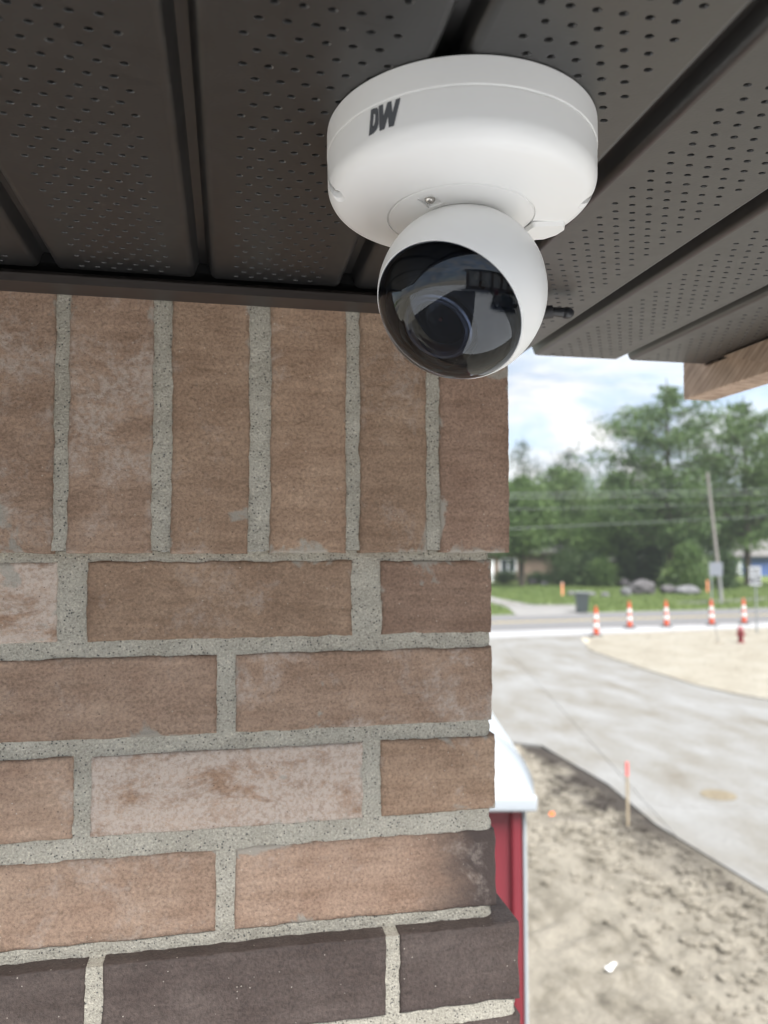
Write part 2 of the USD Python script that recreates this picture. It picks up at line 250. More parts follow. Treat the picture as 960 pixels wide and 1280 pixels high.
dirt_look = usdkit.material(stage, L+'raked_dirt', {
    'g': ('geometry', {}), 'm': ('mapping', {'scale': (1.9, 1.0, 1.0), 'rotation': (0, 0, 0.45)}), 'x': ('separate_xyz', {}),
    'n': ('noise_texture', {'scale': 1.7, 'detail': 9.0, 'roughness': 0.68, 'distortion': 0.4}),
    'r': ('rgb_ramp', {'ramp': [(0.32, (0.099, 0.087, 0.070)), (0.43, (0.172, 0.155, 0.124)), (0.53, (0.228, 0.207, 0.169)), (0.7, (0.259, 0.236, 0.193))]}),
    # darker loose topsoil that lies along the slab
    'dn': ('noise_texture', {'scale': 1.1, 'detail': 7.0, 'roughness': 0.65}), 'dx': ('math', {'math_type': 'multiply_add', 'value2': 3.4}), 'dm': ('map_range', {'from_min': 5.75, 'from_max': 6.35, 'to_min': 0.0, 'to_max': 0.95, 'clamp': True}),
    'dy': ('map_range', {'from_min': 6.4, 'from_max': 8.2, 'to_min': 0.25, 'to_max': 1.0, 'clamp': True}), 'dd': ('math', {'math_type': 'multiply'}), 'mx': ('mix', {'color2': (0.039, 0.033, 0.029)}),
    'f': ('noise_texture', {'scale': 38.0, 'detail': 5.0, 'roughness': 0.75}), 'fr': ('rgb_ramp', {'ramp': [(0.3, (0.70,)*3), (0.7, (1.25,)*3)]}), 'mu': ('mix', {'mix_type': 'multiply', 'fac': 1.0}),
    'b': ('bump', {'strength': 1.0, 'distance': 0.03}), 'p': ('principled_bsdf', {'roughness': 0.97, 'specular_ior_level': 0.15})},
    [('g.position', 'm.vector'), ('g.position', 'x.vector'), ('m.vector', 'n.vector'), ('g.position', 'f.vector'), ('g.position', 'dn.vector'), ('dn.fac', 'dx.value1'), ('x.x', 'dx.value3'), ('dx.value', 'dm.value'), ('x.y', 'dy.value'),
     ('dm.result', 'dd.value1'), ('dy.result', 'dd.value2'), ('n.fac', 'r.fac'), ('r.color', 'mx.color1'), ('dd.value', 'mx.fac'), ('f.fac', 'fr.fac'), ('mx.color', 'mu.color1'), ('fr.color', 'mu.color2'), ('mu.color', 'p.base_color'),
     ('f.fac', 'b.height'), ('b.normal', 'p.normal')], surface='p.BSDF')
concrete = earth('new_concrete', [(0.30, (0.115, 0.104, 0.087)), (0.43, (0.140, 0.134, 0.121)), (0.56, (0.160, 0.158, 0.151)), (0.66, (0.181, 0.181, 0.177))], 0.8, 14, bump=0.25, dist=0.01, stretch=(1.6, 0.7, 1.0), rot=0.5, fine_amt=0.10)
rear_concrete = earth('rear_concrete', [(0.3, (0.46, 0.46, 0.455)), (0.7, (0.54, 0.54, 0.54))], 0.6, 9, bump=0.2, dist=0.008, fine_amt=0.06)
curb_concrete = earth('curb_concrete', [(0.3, (0.217, 0.217, 0.217)), (0.7, (0.255, 0.255, 0.258))], 0.6, 9, bump=0.2, dist=0.008, fine_amt=0.06)
asphalt = earth('road_asphalt', [(0.3, (0.098, 0.096, 0.098)), (0.7, (0.131, 0.129, 0.129))], 0.3, 40, bump=0.4, dist=0.006, stretch=(0.15, 1.5, 1), fine_amt=0.15)
old_asphalt = earth('old_drive_asphalt', [(0.3, (0.143, 0.139, 0.134)), (0.7, (0.188, 0.184, 0.176))], 0.3, 30, bump=0.3, dist=0.006, fine_amt=0.12)
yellow_paint = simple('road_yellow', (0.315, 0.247, 0.105), 0.7)
straw_look = earth('straw_mulch', [(0.3, (0.200, 0.180, 0.143)), (0.5, (0.231, 0.212, 0.173)), (0.7, (0.255, 0.241, 0.204))], 0.7, 16, bump=0.5, dist=0.02, fine_amt=0.12)
grass_look = earth('lawn_grass', [(0.3, (0.061, 0.087, 0.024)), (0.5, (0.087, 0.116, 0.034)), (0.7, (0.123, 0.151, 0.048))], 0.22, 6, bump=0.8, dist=0.05, fine_amt=0.28)
boulder_look = earth('boulder_stone', [(0.3, (0.045, 0.042, 0.044)), (0.7, (0.096, 0.091, 0.092))], 1.6, 14, bump=0.7, dist=0.04)
pale_stone = earth('pale_stone', [(0.3, (0.083, 0.083, 0.086)), (0.7, (0.150, 0.150, 0.152))], 2.5, 14, bump=0.7, dist=0.04)
bark = earth('tree_bark', [(0.3, (0.05, 0.04, 0.032)), (0.7, (0.10, 0.085, 0.07))], 3, 14, bump=0.8, dist=0.03, stretch=(1, 1, .2))

def leaf_look(name, dark, light, scale=0.55, trans=0.35):
    return usdkit.material(stage, L+name, {
        'g': ('geometry', {}), 'n': ('noise_texture', {'scale': scale, 'detail': 3.0, 'roughness': 0.6}), 'w': ('math', {'math_type': 'multiply_add', 'value2': 0.35}),
        's': ('math', {'math_type': 'subtract', 'value2': 0.17}), 'r': ('rgb_ramp', {'ramp': [(0.3, dark), (0.72, light)]}),
        'd': ('principled_bsdf', {'roughness': 0.55, 'specular_ior_level': 0.3}), 't': ('translucent_bsdf', {}), 'm': ('mix_closure', {'fac': trans})},
        [('g.position', 'n.vector'), ('g.random_per_island', 'w.value1'), ('n.fac', 'w.value3'), ('w.value', 's.value1'), ('s.value', 'r.fac'), ('r.color', 'd.base_color'), ('r.color', 't.color'),
         ('d.BSDF', 'm.closure1'), ('t.BSDF', 'm.closure2')], surface='m.closure')
leaf_mid = leaf_look('leaf_mid_green', (0.064, 0.110, 0.030), (0.143, 0.204, 0.056))
leaf_dark = leaf_look('leaf_dark_green', (0.040, 0.071, 0.026), (0.091, 0.140, 0.043))
leaf_light = leaf_look('leaf_light_green', (0.078, 0.135, 0.033), (0.165, 0.235, 0.062))
leaf_pine = leaf_look('leaf_pine_green', (0.063, 0.108, 0.036), (0.139, 0.199, 0.067))
leaf_gray = leaf_look('leaf_gray_green', (0.043, 0.067, 0.041), (0.086, 0.118, 0.071))

# ================================================================== BRICK PIER
WALL = 0.5957           # face of the running courses
SOLD = WALL - 0.012     # soldier course stands proud
BASE = WALL - 0.014     # dark water-table course stands proud
DEPTH = 0.092
Z0 = EYE[2]
pier = thing('brick_pier', 'brown brick pier with upright soldier course on top and dark projecting course below', 'brick pier')

def brick_mesh(x0, x1, z0, z1, y, seed, depth=DEPTH, step=0.0026, rag=0.0012, rad=0.0021):
    w, h = x1-x0, z1-z0
    def axis(n0, L):
        n = max(4, int(L/step)); t = np.linspace(0, 1, n)
        e = np.array([0.0006, 0.0014, 0.0028])/L
        return np.unique(np.round(np.concatenate([t, e, 1-e]), 6))
    u, v = axis(0, w), axis(0, h)
    U, V = np.meshgrid(u, v, indexing='ij')
    X, Z = x0+U*w, z0+V*h
    P = np.stack([X, np.zeros_like(X)+seed*3.7, Z], -1)
    nx = (meshkit.fbm(P*np.array([230, 1, 90]), 3, seed)-.5)*2
    nz = (meshkit.fbm(P*np.array([90, 1, 230]), 3, seed+11)-.5)*2
    nb = (meshkit.fbm(P*28, 3, seed+5)-.5)*2
    chip = np.clip(meshkit.noise(P*70, seed+31)-.72, 0, 1)*0.006
    dx0, dx1, dz0, dz1 = U*w, (1-U)*w, V*h, (1-V)*h
    d = np.minimum(np.minimum(dx0, dx1), np.minimum(dz0, dz1))
    fall = np.exp(-d/0.012)
    X = X + nx*rag*np.exp(-np.minimum(dx0, dx1)/.01) + nb*.0012*fall
    Z = Z + nz*rag*np.exp(-np.minimum(dz0, dz1)/.01) + (meshkit.fbm(P*12, 2, seed+8)-.5)*.0014*np.exp(-np.minimum(dz0, dz1)/.03)
    r = rad + chip
    dd = np.clip(d, 0, r); fil = r-np.sqrt(np.maximum(r*r-(r-dd)**2, 0))
    Y = y + fil + nb*0.0006 + (meshkit.fbm(P*160, 2, seed+3)-.5)*.0007
    front = grid_mesh(X, Y, Z)
    # grid runs x then z: outward is -y
    n, k = X.shape; idx = np.arange(n*k).reshape(n, k)
    ring = np.concatenate([idx[:, 0], idx[-1, 1:], idx[-2::-1, -1], idx[0, -2:0:-1]])
    vb = front.vertices[ring].copy(); vb[:, 1] = y+depth
    v = np.vstack([front.vertices, vb, [[(x0+x1)/2, y+depth, (z0+z1)/2]]]); b0 = n*k; m = len(ring); f = [front.faces]
    i = np.arange(m); j = (i+1) % m
    f.append(np.stack([ring[i], b0+i, ring[j]], 1)); f.append(np.stack([ring[j], b0+i, b0+j], 1)); f.append(np.stack([b0+i, np.full(m, b0+m), b0+j], 1))
    out = trimesh.Trimesh(v, np.vstack(f), process=False); out.fix_normals(); return out

seed = [0]
def put_brick(x0, x1, z0, z1, y, look, depth=DEPTH, coarse=False):
    seed[0] += 1
    mesh = brick_mesh(x0, x1, Z0+z0, Z0+z1, y, seed[0], depth) if not coarse else bx(x0, x1, y, y+depth, Z0+z0, Z0+z1)
    p = UsdGeom.Mesh(part(pier, 'brick', mesh, look, smooth=50))
    v = np.array(p.GetPointsAttr().Get()); d = np.minimum(np.minimum(v[:, 0]-x0, x1-v[:, 0]), np.minimum(v[:, 2]-Z0-z0, Z0+z1-v[:, 2]))
    near = np.exp(-np.clip(d, 0, None)/.006).astype(np.float32)     # 1 along the arrises, 0 in the middle of the face
    UsdGeom.PrimvarsAPI(p).CreatePrimvar('near_edge', Sdf.ValueTypeNames.FloatArray, 'vertex').Set(near.tolist())
# soldier course (194 mm tall)
for x0, x1, look in ((-.296, -.245, brick_plain), (-.231, -.190, brick_pink), (-.1830, -.1233, brick_limed), (-.1136, -.0551, brick_limed), (-.0415, .0149, brick_plain), (.0310, .0889, brick_plain), (.0996, .1532, brick_plain), (.1637, .2217, brick_brown)):
    put_brick(x0, x1, -.0025, .1905, SOLD, look)
rows = [
    ('A', -.0670, -.0085, [(-.318, -.1210, brick_white), (-.1011, .0952, brick_plain), (.1182, .2103, brick_brown)]),
    ('B', -.1375, -.0785, [(-.420, -.2215, brick_plain), (-.2075, -.0074, brick_pink), (.0067, .2098, brick_limed)]),
    ('C', -.2075, -.1492, [(-.306, -.1078, brick_pink), (-.0963, .1041, brick_white), (.1180, .2120, brick_plain)]),
    ('D', -.2825, -.2230, [(-.420, -.2225, brick_plain), (-.2085, -.0068, brick_pink), (.0072, .2122, brick_burnt)])]
for _, z0, z1, bs in rows:
    for x0, x1, look in bs: put_brick(x0, x1, z0, z1, WALL, look)
for x0, x1 in ((-.294, -.0953), (-.0843, .1192), (.1297, .2255)): put_brick(x0, x1, -.3490, -.2912, BASE, brick_dark)
for x0, x1 in ((-.20, .008), (.019, .2255)): put_brick(x0, x1, -.4200, -.3620, BASE, brick_dark)
for x0, x1 in ((-.294, -.0953), (-.0843, .1192), (.1297, .2255)): put_brick(x0, x1, -.4920, -.4330, BASE, brick_dark)
# the mortar: sandy sheets set back behind the brick faces, one for each plane of the pier
def mortar_sheet(x0, x1, z0, z1, y, back, step=0.0024, sd=0, slope=None):
    n, k = int((x1-x0)/step), int((z1-z0)/step)
    X, Z = np.meshgrid(np.linspace(x0, x1, n), np.linspace(Z0+z0, Z0+z1, k), indexing='ij')
    P = np.stack([X, np.zeros_like(X)+sd, Z], -1)
    Y = y + (meshkit.fbm(P*90, 3, sd)-.5)*.0022 + (meshkit.noise(P*420, sd+4)-.5)*.0011
    edge = (X > x1-.0045); Y = Y + np.where(edge, ((X-(x1-.0045))/.0045)**2*.004, 0)
    X = X + np.where(X > x1-.002, (meshkit.fbm(P*140, 2, sd+9)-.5)*.004, 0)
    f = grid_mesh(X, Y, Z); n, k = X.shape; idx = np.arange(n*k).reshape(n, k)
    ring = np.concatenate([idx[:, 0], idx[-1, 1:], idx[-2::-1, -1], idx[0, -2:0:-1]])
    vb = f.vertices[ring].copy(); vb[:, 1] = back; b0 = n*k; m = len(ring); i = np.arange(m); j = (i+1) % m
    v = np.vstack([f.vertices, vb, [[(x0+x1)/2, back, Z0+(z0+z1)/2]]])
    out = trimesh.Trimesh(v, np.vstack([f.faces, np.stack([ring[i], b0+i, ring[j]], 1), np.stack([ring[j], b0+i, b0+j], 1), np.stack([b0+i, np.full(m, b0+m), b0+j], 1)]), process=False)
    out.fix_normals(); return out
BACK = 0.712
part(pier, 'mortar', mortar_sheet(-.32, .2188, -.0005, .1895, SOLD+.0020, BACK, sd=3), mortar, smooth=60)
part(pier, 'mortar', mortar_sheet(-.32, .2088, -.2928, -.0008, WALL+.0016, BACK, sd=5), mortar, smooth=60)
part(pier, 'mortar', mortar_sheet(-.32, .2222, -.502, -.2922, BASE+.0018, BACK, sd=7), mortar, smooth=60)
# the ledge: mortar wash between the set-back course and the dark one
part(pier, 'mortar_core', bx(-.55, .208, WALL+.03, BACK-.002, .0, 2.60), mortar)
low = []
rs = np.random.default_rng(5)
for c in range(36):
    z = 2.6-.0745*(c+1)
    for x in np.arange(-.55, .2, .207):
        x0 = x+(.1 if c % 2 else 0); low.append(bx(x0, min(x0+.196, .2122), WALL, WALL+DEPTH, z, z+.060))
part(pier, 'lower_courses', cat(*low), brick_dark, kind='stuff')

# ================================================================== SOFFIT, TRIM, ROOF
SZ = Z0 + 0.197; FRONT = 0.224
PITCH_G = 0.1053; G0 = -0.0293      # left edge of one groove; grooves are 20 mm wide
soffit = thing('roof_soffit', 'dark bronze perforated metal soffit with grooves running out from the brick pier', 'soffit')
def panel_mesh(xa, xb, y0, y1, sd, end_round=False):
    """a flat perforated pan whose right edge folds up into the groove (one sheet, 0.8 mm thick in effect)"""
    r = np.random.default_rng(sd)
    flat = Polygon([(xa, y0), (xb, y0), (xb, y1), (xa, y1)])
    holes, funnels = [], []
    cols = 5.5; px = 0.0106; xs0 = xa + (xb-xa)/2 - px*2.75
    n = 8; t = np.arange(n)/n*2*np.pi
    row = 0; y = y1-0.008
    V, F = [], []
    while y > y0+0.006:
        for k in range(6):
            x = xs0 + k*px + (px/2 if row % 2 else 0)
            ring = np.stack([x+.00205*np.cos(t), y+.00150*np.sin(t)], 1)
            holes.append(ring)
            b = sum(len(a) for a in V)
            top = np.stack([x+.00135*np.cos(t)+r.uniform(-.0002, .0002), y+.00090*np.sin(t)+.0002, ], 1)
            V.append(np.column_stack([ring, np.full(n, SZ)])); V.append(np.column_stack([top, np.full(n, SZ+.0009)])); V.append(np.column_stack([top, np.full(n, SZ+.0030)]))
            i = np.arange(n); j = (i+1) % n
            F += [np.stack([b+i, b+n+i, b+j], 1), np.stack([b+j, b+n+i, b+n+j], 1), np.stack([b+n+i, b+2*n+i, b+n+j], 1), np.stack([b+n+j, b+2*n+i, b+2*n+j], 1)]
        y -= 0.0095; row += 1
    poly = Polygon(flat.exterior.coords, [h[::-1] for h in holes])
    v2, f2 = trimesh.creation.triangulate_polygon(poly, engine='earcut')
    v2 = np.asarray(v2); sheet = np.column_stack([v2, np.full(len(v2), SZ)])
    funn = np.vstack(V); ff = np.vstack(F)
    # the fold: rounded edge, groove wall, groove floor, wall up to the next pan
    prof = []
    R_, w, dp = .0046, .0200, .0105
    for a in np.linspace(0, 1, 6): prof.append((xb + R_*math.sin(a*1.25), R_*(1-math.cos(a*1.25))))
    prof.append((xb+.0062, dp-.0015)); prof.append((xb+.0075, dp)); prof.append((xb+w-.0075, dp)); prof.append((xb+w-.0062, dp-.0015))
    for a in np.linspace(1, 0, 6): prof.append((xb+w-R_*math.sin(a*1.25), R_*(1-math.cos(a*1.25))))
    prof = np.array(prof); X = np.repeat(prof[:, :1], 2, 1); Zz = SZ+np.repeat(prof[:, 1:], 2, 1); Y = np.repeat([[y0, y1]], len(prof), 0)
    g = grid_mesh(X, Y, Zz)
    return trimesh.Trimesh(np.vstack([sheet, funn, g.vertices]), np.vstack([f2, ff+len(sheet), g.faces+len(sheet)+len(funn)]), process=False)
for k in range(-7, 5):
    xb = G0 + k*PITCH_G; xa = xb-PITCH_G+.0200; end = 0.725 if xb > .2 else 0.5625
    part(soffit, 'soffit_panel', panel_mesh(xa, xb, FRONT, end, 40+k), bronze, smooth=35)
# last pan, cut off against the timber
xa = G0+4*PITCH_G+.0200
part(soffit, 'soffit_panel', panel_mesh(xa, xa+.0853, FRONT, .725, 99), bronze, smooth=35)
# J-trim hugging the brick
def jtrim(p0, p1, t):   # along x
    return cat(bx(p0, p1, SOLD-.024, SOLD-.0005, Z0+.1850, Z0+.1858), bx(p0, p1, SOLD-.0248, SOLD-.024, Z0+.1850, Z0+.1908), bx(p0, p1, SOLD-.0012, SOLD-.0004, Z0+.1858, Z0+.2060))
part(soffit, 'wall_trim', jtrim(-1.0, .2465, 0), bronze_trim)
part(soffit, 'wall_trim', cat(bx(.2222, .2457, SOLD-.024, .72, Z0+.1850, Z0+.1858), bx(.2457, .2465, SOLD-.024, .72, Z0+.1850, Z0+.1908)), bronze_trim)
roof = thing('eave_roof', 'dark eave roof edge above the perforated soffit', 'roof')
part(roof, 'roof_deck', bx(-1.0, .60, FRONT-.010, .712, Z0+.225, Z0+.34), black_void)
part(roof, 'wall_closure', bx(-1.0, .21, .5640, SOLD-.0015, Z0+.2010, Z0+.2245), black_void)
part(roof, 'fascia', bx(-1.0, .60, FRONT-.030, FRONT-.0105, Z0+.1955, Z0+.36), bronze_trim)
shing = simple('roof_shingle_gray', (0.09, 0.085, 0.08), 0.9, bump=(60, .6, .004), var=(12, .3))
part(roof, 'roof_sheet', bx(-1.0, .62, FRONT-.045, .712, Z0+.362, Z0+.375), shing)
# timber under the soffit's far end
beam = thing('timber_board', 'rough sawn brown timber board standing out below the end of the soffit', 'timber board')
BXL = .497
part(beam, 'board', rbx(BXL, BXL+.037, .25, .767, Z0+.1665, Z0+.1955, .0015), timber)
part(beam, 'board_end', rbx(BXL+.0002, BXL+.0368, .727, .7668, Z0+.19, Z0+.24, .0015), timber)
plate = Polygon([(.25, Z0+.168), (.607, Z0+.168), (.688, Z0+.1955), (.25, Z0+.1955)])
pm = extr(plate, .006); pm.vertices = pm.vertices[:, [2, 0, 1]]; pm.apply_translation([BXL-.0062, 0, 0]); pm.fix_normals()
part(beam, 'facing_plate', pm, timber)

# ================================================================== SECURITY CAMERA
CX, CY = .1076, .3452
cctv = thing('security_camera', 'white dome security camera with black eyeball window hanging from the dark soffit', 'security camera', (CX, CY, Z0))
RB = .0636
def arc(cx, cz, r, a0, a1, n=8): return [(cx+r*math.cos(math.radians(a)), cz+r*math.sin(math.radians(a))) for a in np.linspace(a0, a1, n)]
upper = [(0, .1966), (RB, .1966), (RB+.0001, .1957), (RB+.0001, .1850), (RB-.0002, .1845), (RB-.0006, .1845), (RB-.0006, .1830), (0, .1830)]
part(cctv, 'mounting_ring', rev(upper, 160), white_shell, smooth=25)
lower = [(0, .1842), (RB-.0006, .1842), (RB-.0001, .1838), (RB-.0003, .1735)] + arc(RB-.0103, .1720, .0100, 0, -66, 16) + [(.0550, .16175), (.049, .1602), (.042, .1590), (.0366, .1583), (.0352, .1581), (.0349, .1588), (.0343, .1588), (.0340, .1580), (.0250, .1573), (.0182, .1570), (.0176, .1578), (.0174, .1690), (0, .1690)]
lm = rev(lower, 160); man = m3.Manifold(m3.Mesh(np.asarray(lm.vertices, np.float32), np.asarray(lm.faces, np.uint32)))
if man.volume() <= 0: man = m3.Manifold(m3.Mesh(np.asarray(lm.vertices, np.float32), np.asarray(lm.faces[:, ::-1], np.uint32)))
def pocket(px, py, pz, rx, rz): return m3.Manifold.sphere(1.0, 40).scale([rx, rx, rz]).translate([px, py, pz])
pk = [(-.0561, .0005), (.0545, -.0150), (0.01, .0585)]
for (x, y) in pk:
    k = .0628/math.hypot(x, y); man = man - pocket(x*k, y*k, .1618, .0070, .0042) - m3.Manifold.cylinder(.03, .0034, .0034, 24).translate([x*k*.955, y*k*.955, .1465])
# lug recess for the locking screw
sx, sy = -.0193, -.0160
ang = math.degrees(math.atan2(sy, sx))
man = man - m3.Manifold.cube([.0095, .0080, .004], True).rotate([0, 0, ang]).translate([sx, sy, .1565])
body = tm(man)
part(cctv, 'base_housing', body, white_shell, smooth=28)
sc = cat(rev([(0, .1562), (.0018, .1564), (.0024, .1572), (.0025, .1602), (0, .1602)], 24)); slot = None
sman = m3.Manifold(m3.Mesh(np.asarray(sc.vertices, np.float32), np.asarray(sc.faces, np.uint32)))
if sman.volume() < 0: sman = m3.Manifold(m3.Mesh(np.asarray(sc.vertices, np.float32), np.asarray(sc.faces[:, ::-1], np.uint32)))
sman = sman - m3.Manifold.cube([.0036, .0006, .0012], True).rotate([0, 0, 40]).translate([0, 0, .1562]) - m3.Manifold.cube([.0006, .0036, .0012], True).rotate([0, 0, 40]).translate([0, 0, .1562])
part(cctv, 'lock_screw', moved(tm(sman), (sx, sy, .0006)), steel, smooth=35)
for (x, y) in pk[:2]:
    k = .0628/math.hypot(x, y)*.93
    part(cctv, 'mounting_screw', moved(rev([(0, .1648), (.0024, .1648), (.0029, .1658), (.0029, .172), (0, .172)], 20), (x*k, y*k, .0022)), steel, smooth=35)
# cable-entry cover on the right rim with its little screw
cx2, cy2 = .0507, .0090; a2 = math.atan2(cy2, cx2)
cov = m3.Manifold.batch_hull([m3.Manifold.cylinder(.0022, .0020, .0012, 16).translate([x, y, 0]) for x, y in ((-.010, -.0085), (-.010, .0085), (.006, .0075), (.006, -.0075), (.0095, .003), (.0095, -.003))])
cov = cov.rotate([180, 0, 0]).rotate([0, -11, 0]).rotate([0, 0, math.degrees(a2)]).translate([math.cos(a2)*.0455, math.sin(a2)*.0455, .1599])
part(cctv, 'entry_cover', tm(cov), white_shell, smooth=30)
part(cctv, 'cover_screw', moved(rev([(0, .1577), (.0013, .1578), (.0017, .1584), (.0017, .161), (0, .161)], 16), (math.cos(a2)*.0515, math.sin(a2)*.0515, .0022)), steel, smooth=35)
part(cctv, 'socket', rev([(.0171, .1585), (.0171, .1685), (0, .1687), (0, .1689), (.01732, .1689), (.01736, .1585)], 64), black_plastic, smooth=40)
# the eyeball
SC = np.array([.0003, 0, .1212]); RS = .0401
AX = np.array([-0.5281, -0.4782, -0.7017]); AX /= np.linalg.norm(AX)
_r = np.cross(AX, [0, 0, 1.0]); _r /= np.linalg.norm(_r); _u = np.cross(_r, AX)
BALL = np.eye(4); BALL[:3, 0], BALL[:3, 1], BALL[:3, 2], BALL[:3, 3] = _r, np.cross(AX, _r), AX, SC
def ball(profile, n=120):
    m = trimesh.creation.revolve(np.asarray(profile, float), sections=n); m.apply_transform(BALL); m.fix_normals(); return m
def pol(R, a): return (R*math.sin(math.radians(a)), R*math.cos(math.radians(a)))
CAP = 62.8
part(cctv, 'eyeball_shell', ball([pol(RS-.0026, CAP+1.5), pol(RS-.0006, CAP), pol(RS, CAP+.8)] + [pol(RS, a) for a in np.linspace(CAP+1.5, 117, 34)] + [pol(RS-.0010, 117.6), pol(RS-.003, 117.6), pol(RS-.0030, 90), pol(RS-.0026, CAP+1.5)]), white_ball, smooth=30)
part(cctv, 'rear_shell', ball([pol(RS-.003, 117.4), pol(RS-.0008, 117.4), pol(RS+.0002, 118.2)] + [pol(RS+.0002, a) for a in np.linspace(119, 179.9, 36)] + [(0, -RS-.0002), (0, -RS+.003)] + [pol(RS-.003, a) for a in np.linspace(179, 118, 20)]), white_ball, smooth=30)
win = ball([pol(RS-.0003, a) for a in np.linspace(0.01, CAP, 48)], 140)
if ((win.vertices[win.faces].mean(1)-SC)*win.face_normals).sum() < 0: win.invert()
part(cctv, 'dome_window', win, smoked, smooth=True)
part(cctv, 'inner_shroud', ball([(.0172, .0252), (.0184, .0252)] + [(x, z) for x, z in (pol(RS-.0034, a) for a in np.linspace(32, 90, 16))] + [pol(RS-.0035, 92), (.0172, .010), (.0172, .0252)]), black_plastic, smooth=40)
lens = part(cctv, 'lens_barrel', ball([(.0112, .0235), (.0126, .0300), (.0136, .0310), (.0141, .0302), (.0146, .0306), (.0157, .0307), (.0165, .0300), (.0165, .0100), (.0112, .0100), (.0112, .0235)], 96), lens_ring_mat, smooth=30)
part(cctv, 'lens_glass', ball([(0, .0280), (.004, .0277), (.008, .0268), (.0115, .0250), (.0115, .022), (0, .022)], 64), lens_glass, smooth=60)
rb = rev([(0, 0), (.0009, .0002), (.0011, -.0006), (0, -.0006)], 12); rb.apply_translation([-.002, -.0028, .0283]); rb.apply_transform(BALL)
part(cctv, 'lens_reflex', rb, lens_ruby, smooth=40)
for k, (dx, dy) in enumerate(((.0215, -.0175), (-.0245, -.012))):
    led = rev([(0, .0282), (.0022, .0280), (.0032, .0265), (.0032, .02), (0, .02)], 20); led.apply_translation([dx*.95, dy*.95, -.0035]); led.apply_transform(BALL)
    part(cctv, 'infrared_lamp', led, lens_glass, smooth=40)
# printed mark on the left of the rim, wrapped round the cylinder
def logo():
    D = Polygon([(0, 0), (.50, .02), (.86, .22), (1.0, .62), (.90, 1.6), (.70, 1.86), (.30, 1.95), (-.02, 1.95)], [[(.34, .48), (.52, .62), (.60, .95), (.54, 1.42), (.34, 1.55)]])
    W = Polygon([(.86, 1.95), (1.30, 1.95), (1.48, .95), (1.78, 1.95), (2.16, 1.95), (2.40, .95), (2.62, 1.95), (3.06, 1.95), (2.66, .0), (2.18, .0), (1.97, .92), (1.70, .0), (1.22, .0), (1.04, .80), (1.0, 1.2)])
    D = D.difference(W.buffer(.09, join_style=2))
    s = .0062; out = []
    for g in (D, W):
        for q in getattr(g, 'geoms', [g]):
            q = affinity.scale(affinity.skew(q, 8, 0, origin=(0, 0)), s, s*.96, origin=(0, 0))
            m = trimesh.creation.extrude_polygon(q.segmentize(.0006), .00025, engine='earcut'); out.append(m)
    m = cat(*out); v = m.vertices.copy(); R0 = RB-.00012
    th = math.radians(-143.8) + v[:, 0]*.77/R0; rr = R0+v[:, 2]-.00003
    m.vertices = np.stack([rr*np.cos(th), rr*np.sin(th), .1727+v[:, 1]*.92], 1); return m
part(cctv, 'brand_letters', logo(), logo_gray)
# little black cable tail by the pier, under the soffit
cab = thing('cable_tail', 'short black cable end with a plug lying just under the soffit behind the white camera', 'cable', (0, 0, 0))
p0, p1, p2 = np.array([.196, .570, Z0+.1795]), np.array([.2485, .5575, Z0+.1868]), np.array([.2605, .5570, Z0+.1862])
part(cab, 'cable', tube(p0, p1, .0052, .0052, 16), black_rubber, smooth=40)
pl = trimesh.creation.icosphere(3, .0048); pl.apply_scale([1.25, 1, 1]); pl.apply_translation(p2)
part(cab, 'plug', cat(pl, tube(p1, p2, .0036, .0042, 16)), black_plastic, smooth=50)

# ================================================================== GROUND, DRIVE, ROAD
solo('ground', bx(-300, 300, -200, 400, -.60, -.10), sand, kind='structure')
E1 = [(4.91, 10.94), (4.95, 9.53), (4.76, 8.05), (4.81, 6.28)]
def terrain(poly, step, fn, skirt=.2):
    a, b, c, d = poly.bounds
    X, Y = np.meshgrid(np.arange(a, c+step, step), np.arange(b, d+step, step), indexing='ij')
    g = grid_mesh(X, Y, fn(X, Y)); return g
def dirt_h(X, Y):
    P = np.stack([X, Y, 0*X], -1); Q = np.stack([X*.88+Y*.47, (-X*.47+Y*.88)*2.0, 0*X], -1)
    h = -.06 + (meshkit.fbm(P*.7, 3, 2)-.5)*.08 + (meshkit.fbm(Q*3.4, 4, 7)-.5)*.085*np.clip(meshkit.noise(P*.5, 5)*1.6-.2, .2, 1) + (meshkit.fbm(P*13, 3, 4)-.5)*.045
    lump = np.exp(-(((X-4.0)/.75)**2+((Y-11.0)/.35)**2))*.16*(.4+1.2*meshkit.noise(P*5, 9))
    h = h+lump
    e = np.clip((X-4.25)/.5, 0, 1); e = e*e*(3-2*e); return np.where(Y < 11.2, h*(1-e) + e*(np.minimum(h, .0)*.15-.012), h)
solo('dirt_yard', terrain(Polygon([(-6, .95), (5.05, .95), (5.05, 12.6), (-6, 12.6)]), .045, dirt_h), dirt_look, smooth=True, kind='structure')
rcl = np.random.default_rng(77); clods = []
ico = trimesh.creation.icosphere(1, 1.0)
for _ in range(9000):
    x, y = rcl.uniform(.9, 4.7), 3.2 + 9.2*rcl.random()**1.3
    if meshkit.noise(np.array([x*.9, y*.6, 3.0]), 12) + .35*math.exp(-((y-10.5)/1.2)**2) < .30 + .25*rcl.random(): continue
    if x > 4.66+.03*y and y < 10.9: continue
    r_ = .008+.045*rcl.random()**2.5; m = ico.vertices*(1+.5*(rcl.random((len(ico.vertices), 1))-.5))*r_*np.array([1.2, 1, .7])
    clods.append((m+[x, y, dirt_h(np.array([[x]]), np.array([[y]]))[0, 0]+r_*.2]))
cf = np.vstack([ico.faces+len(ico.vertices)*k for k in range(len(clods))])
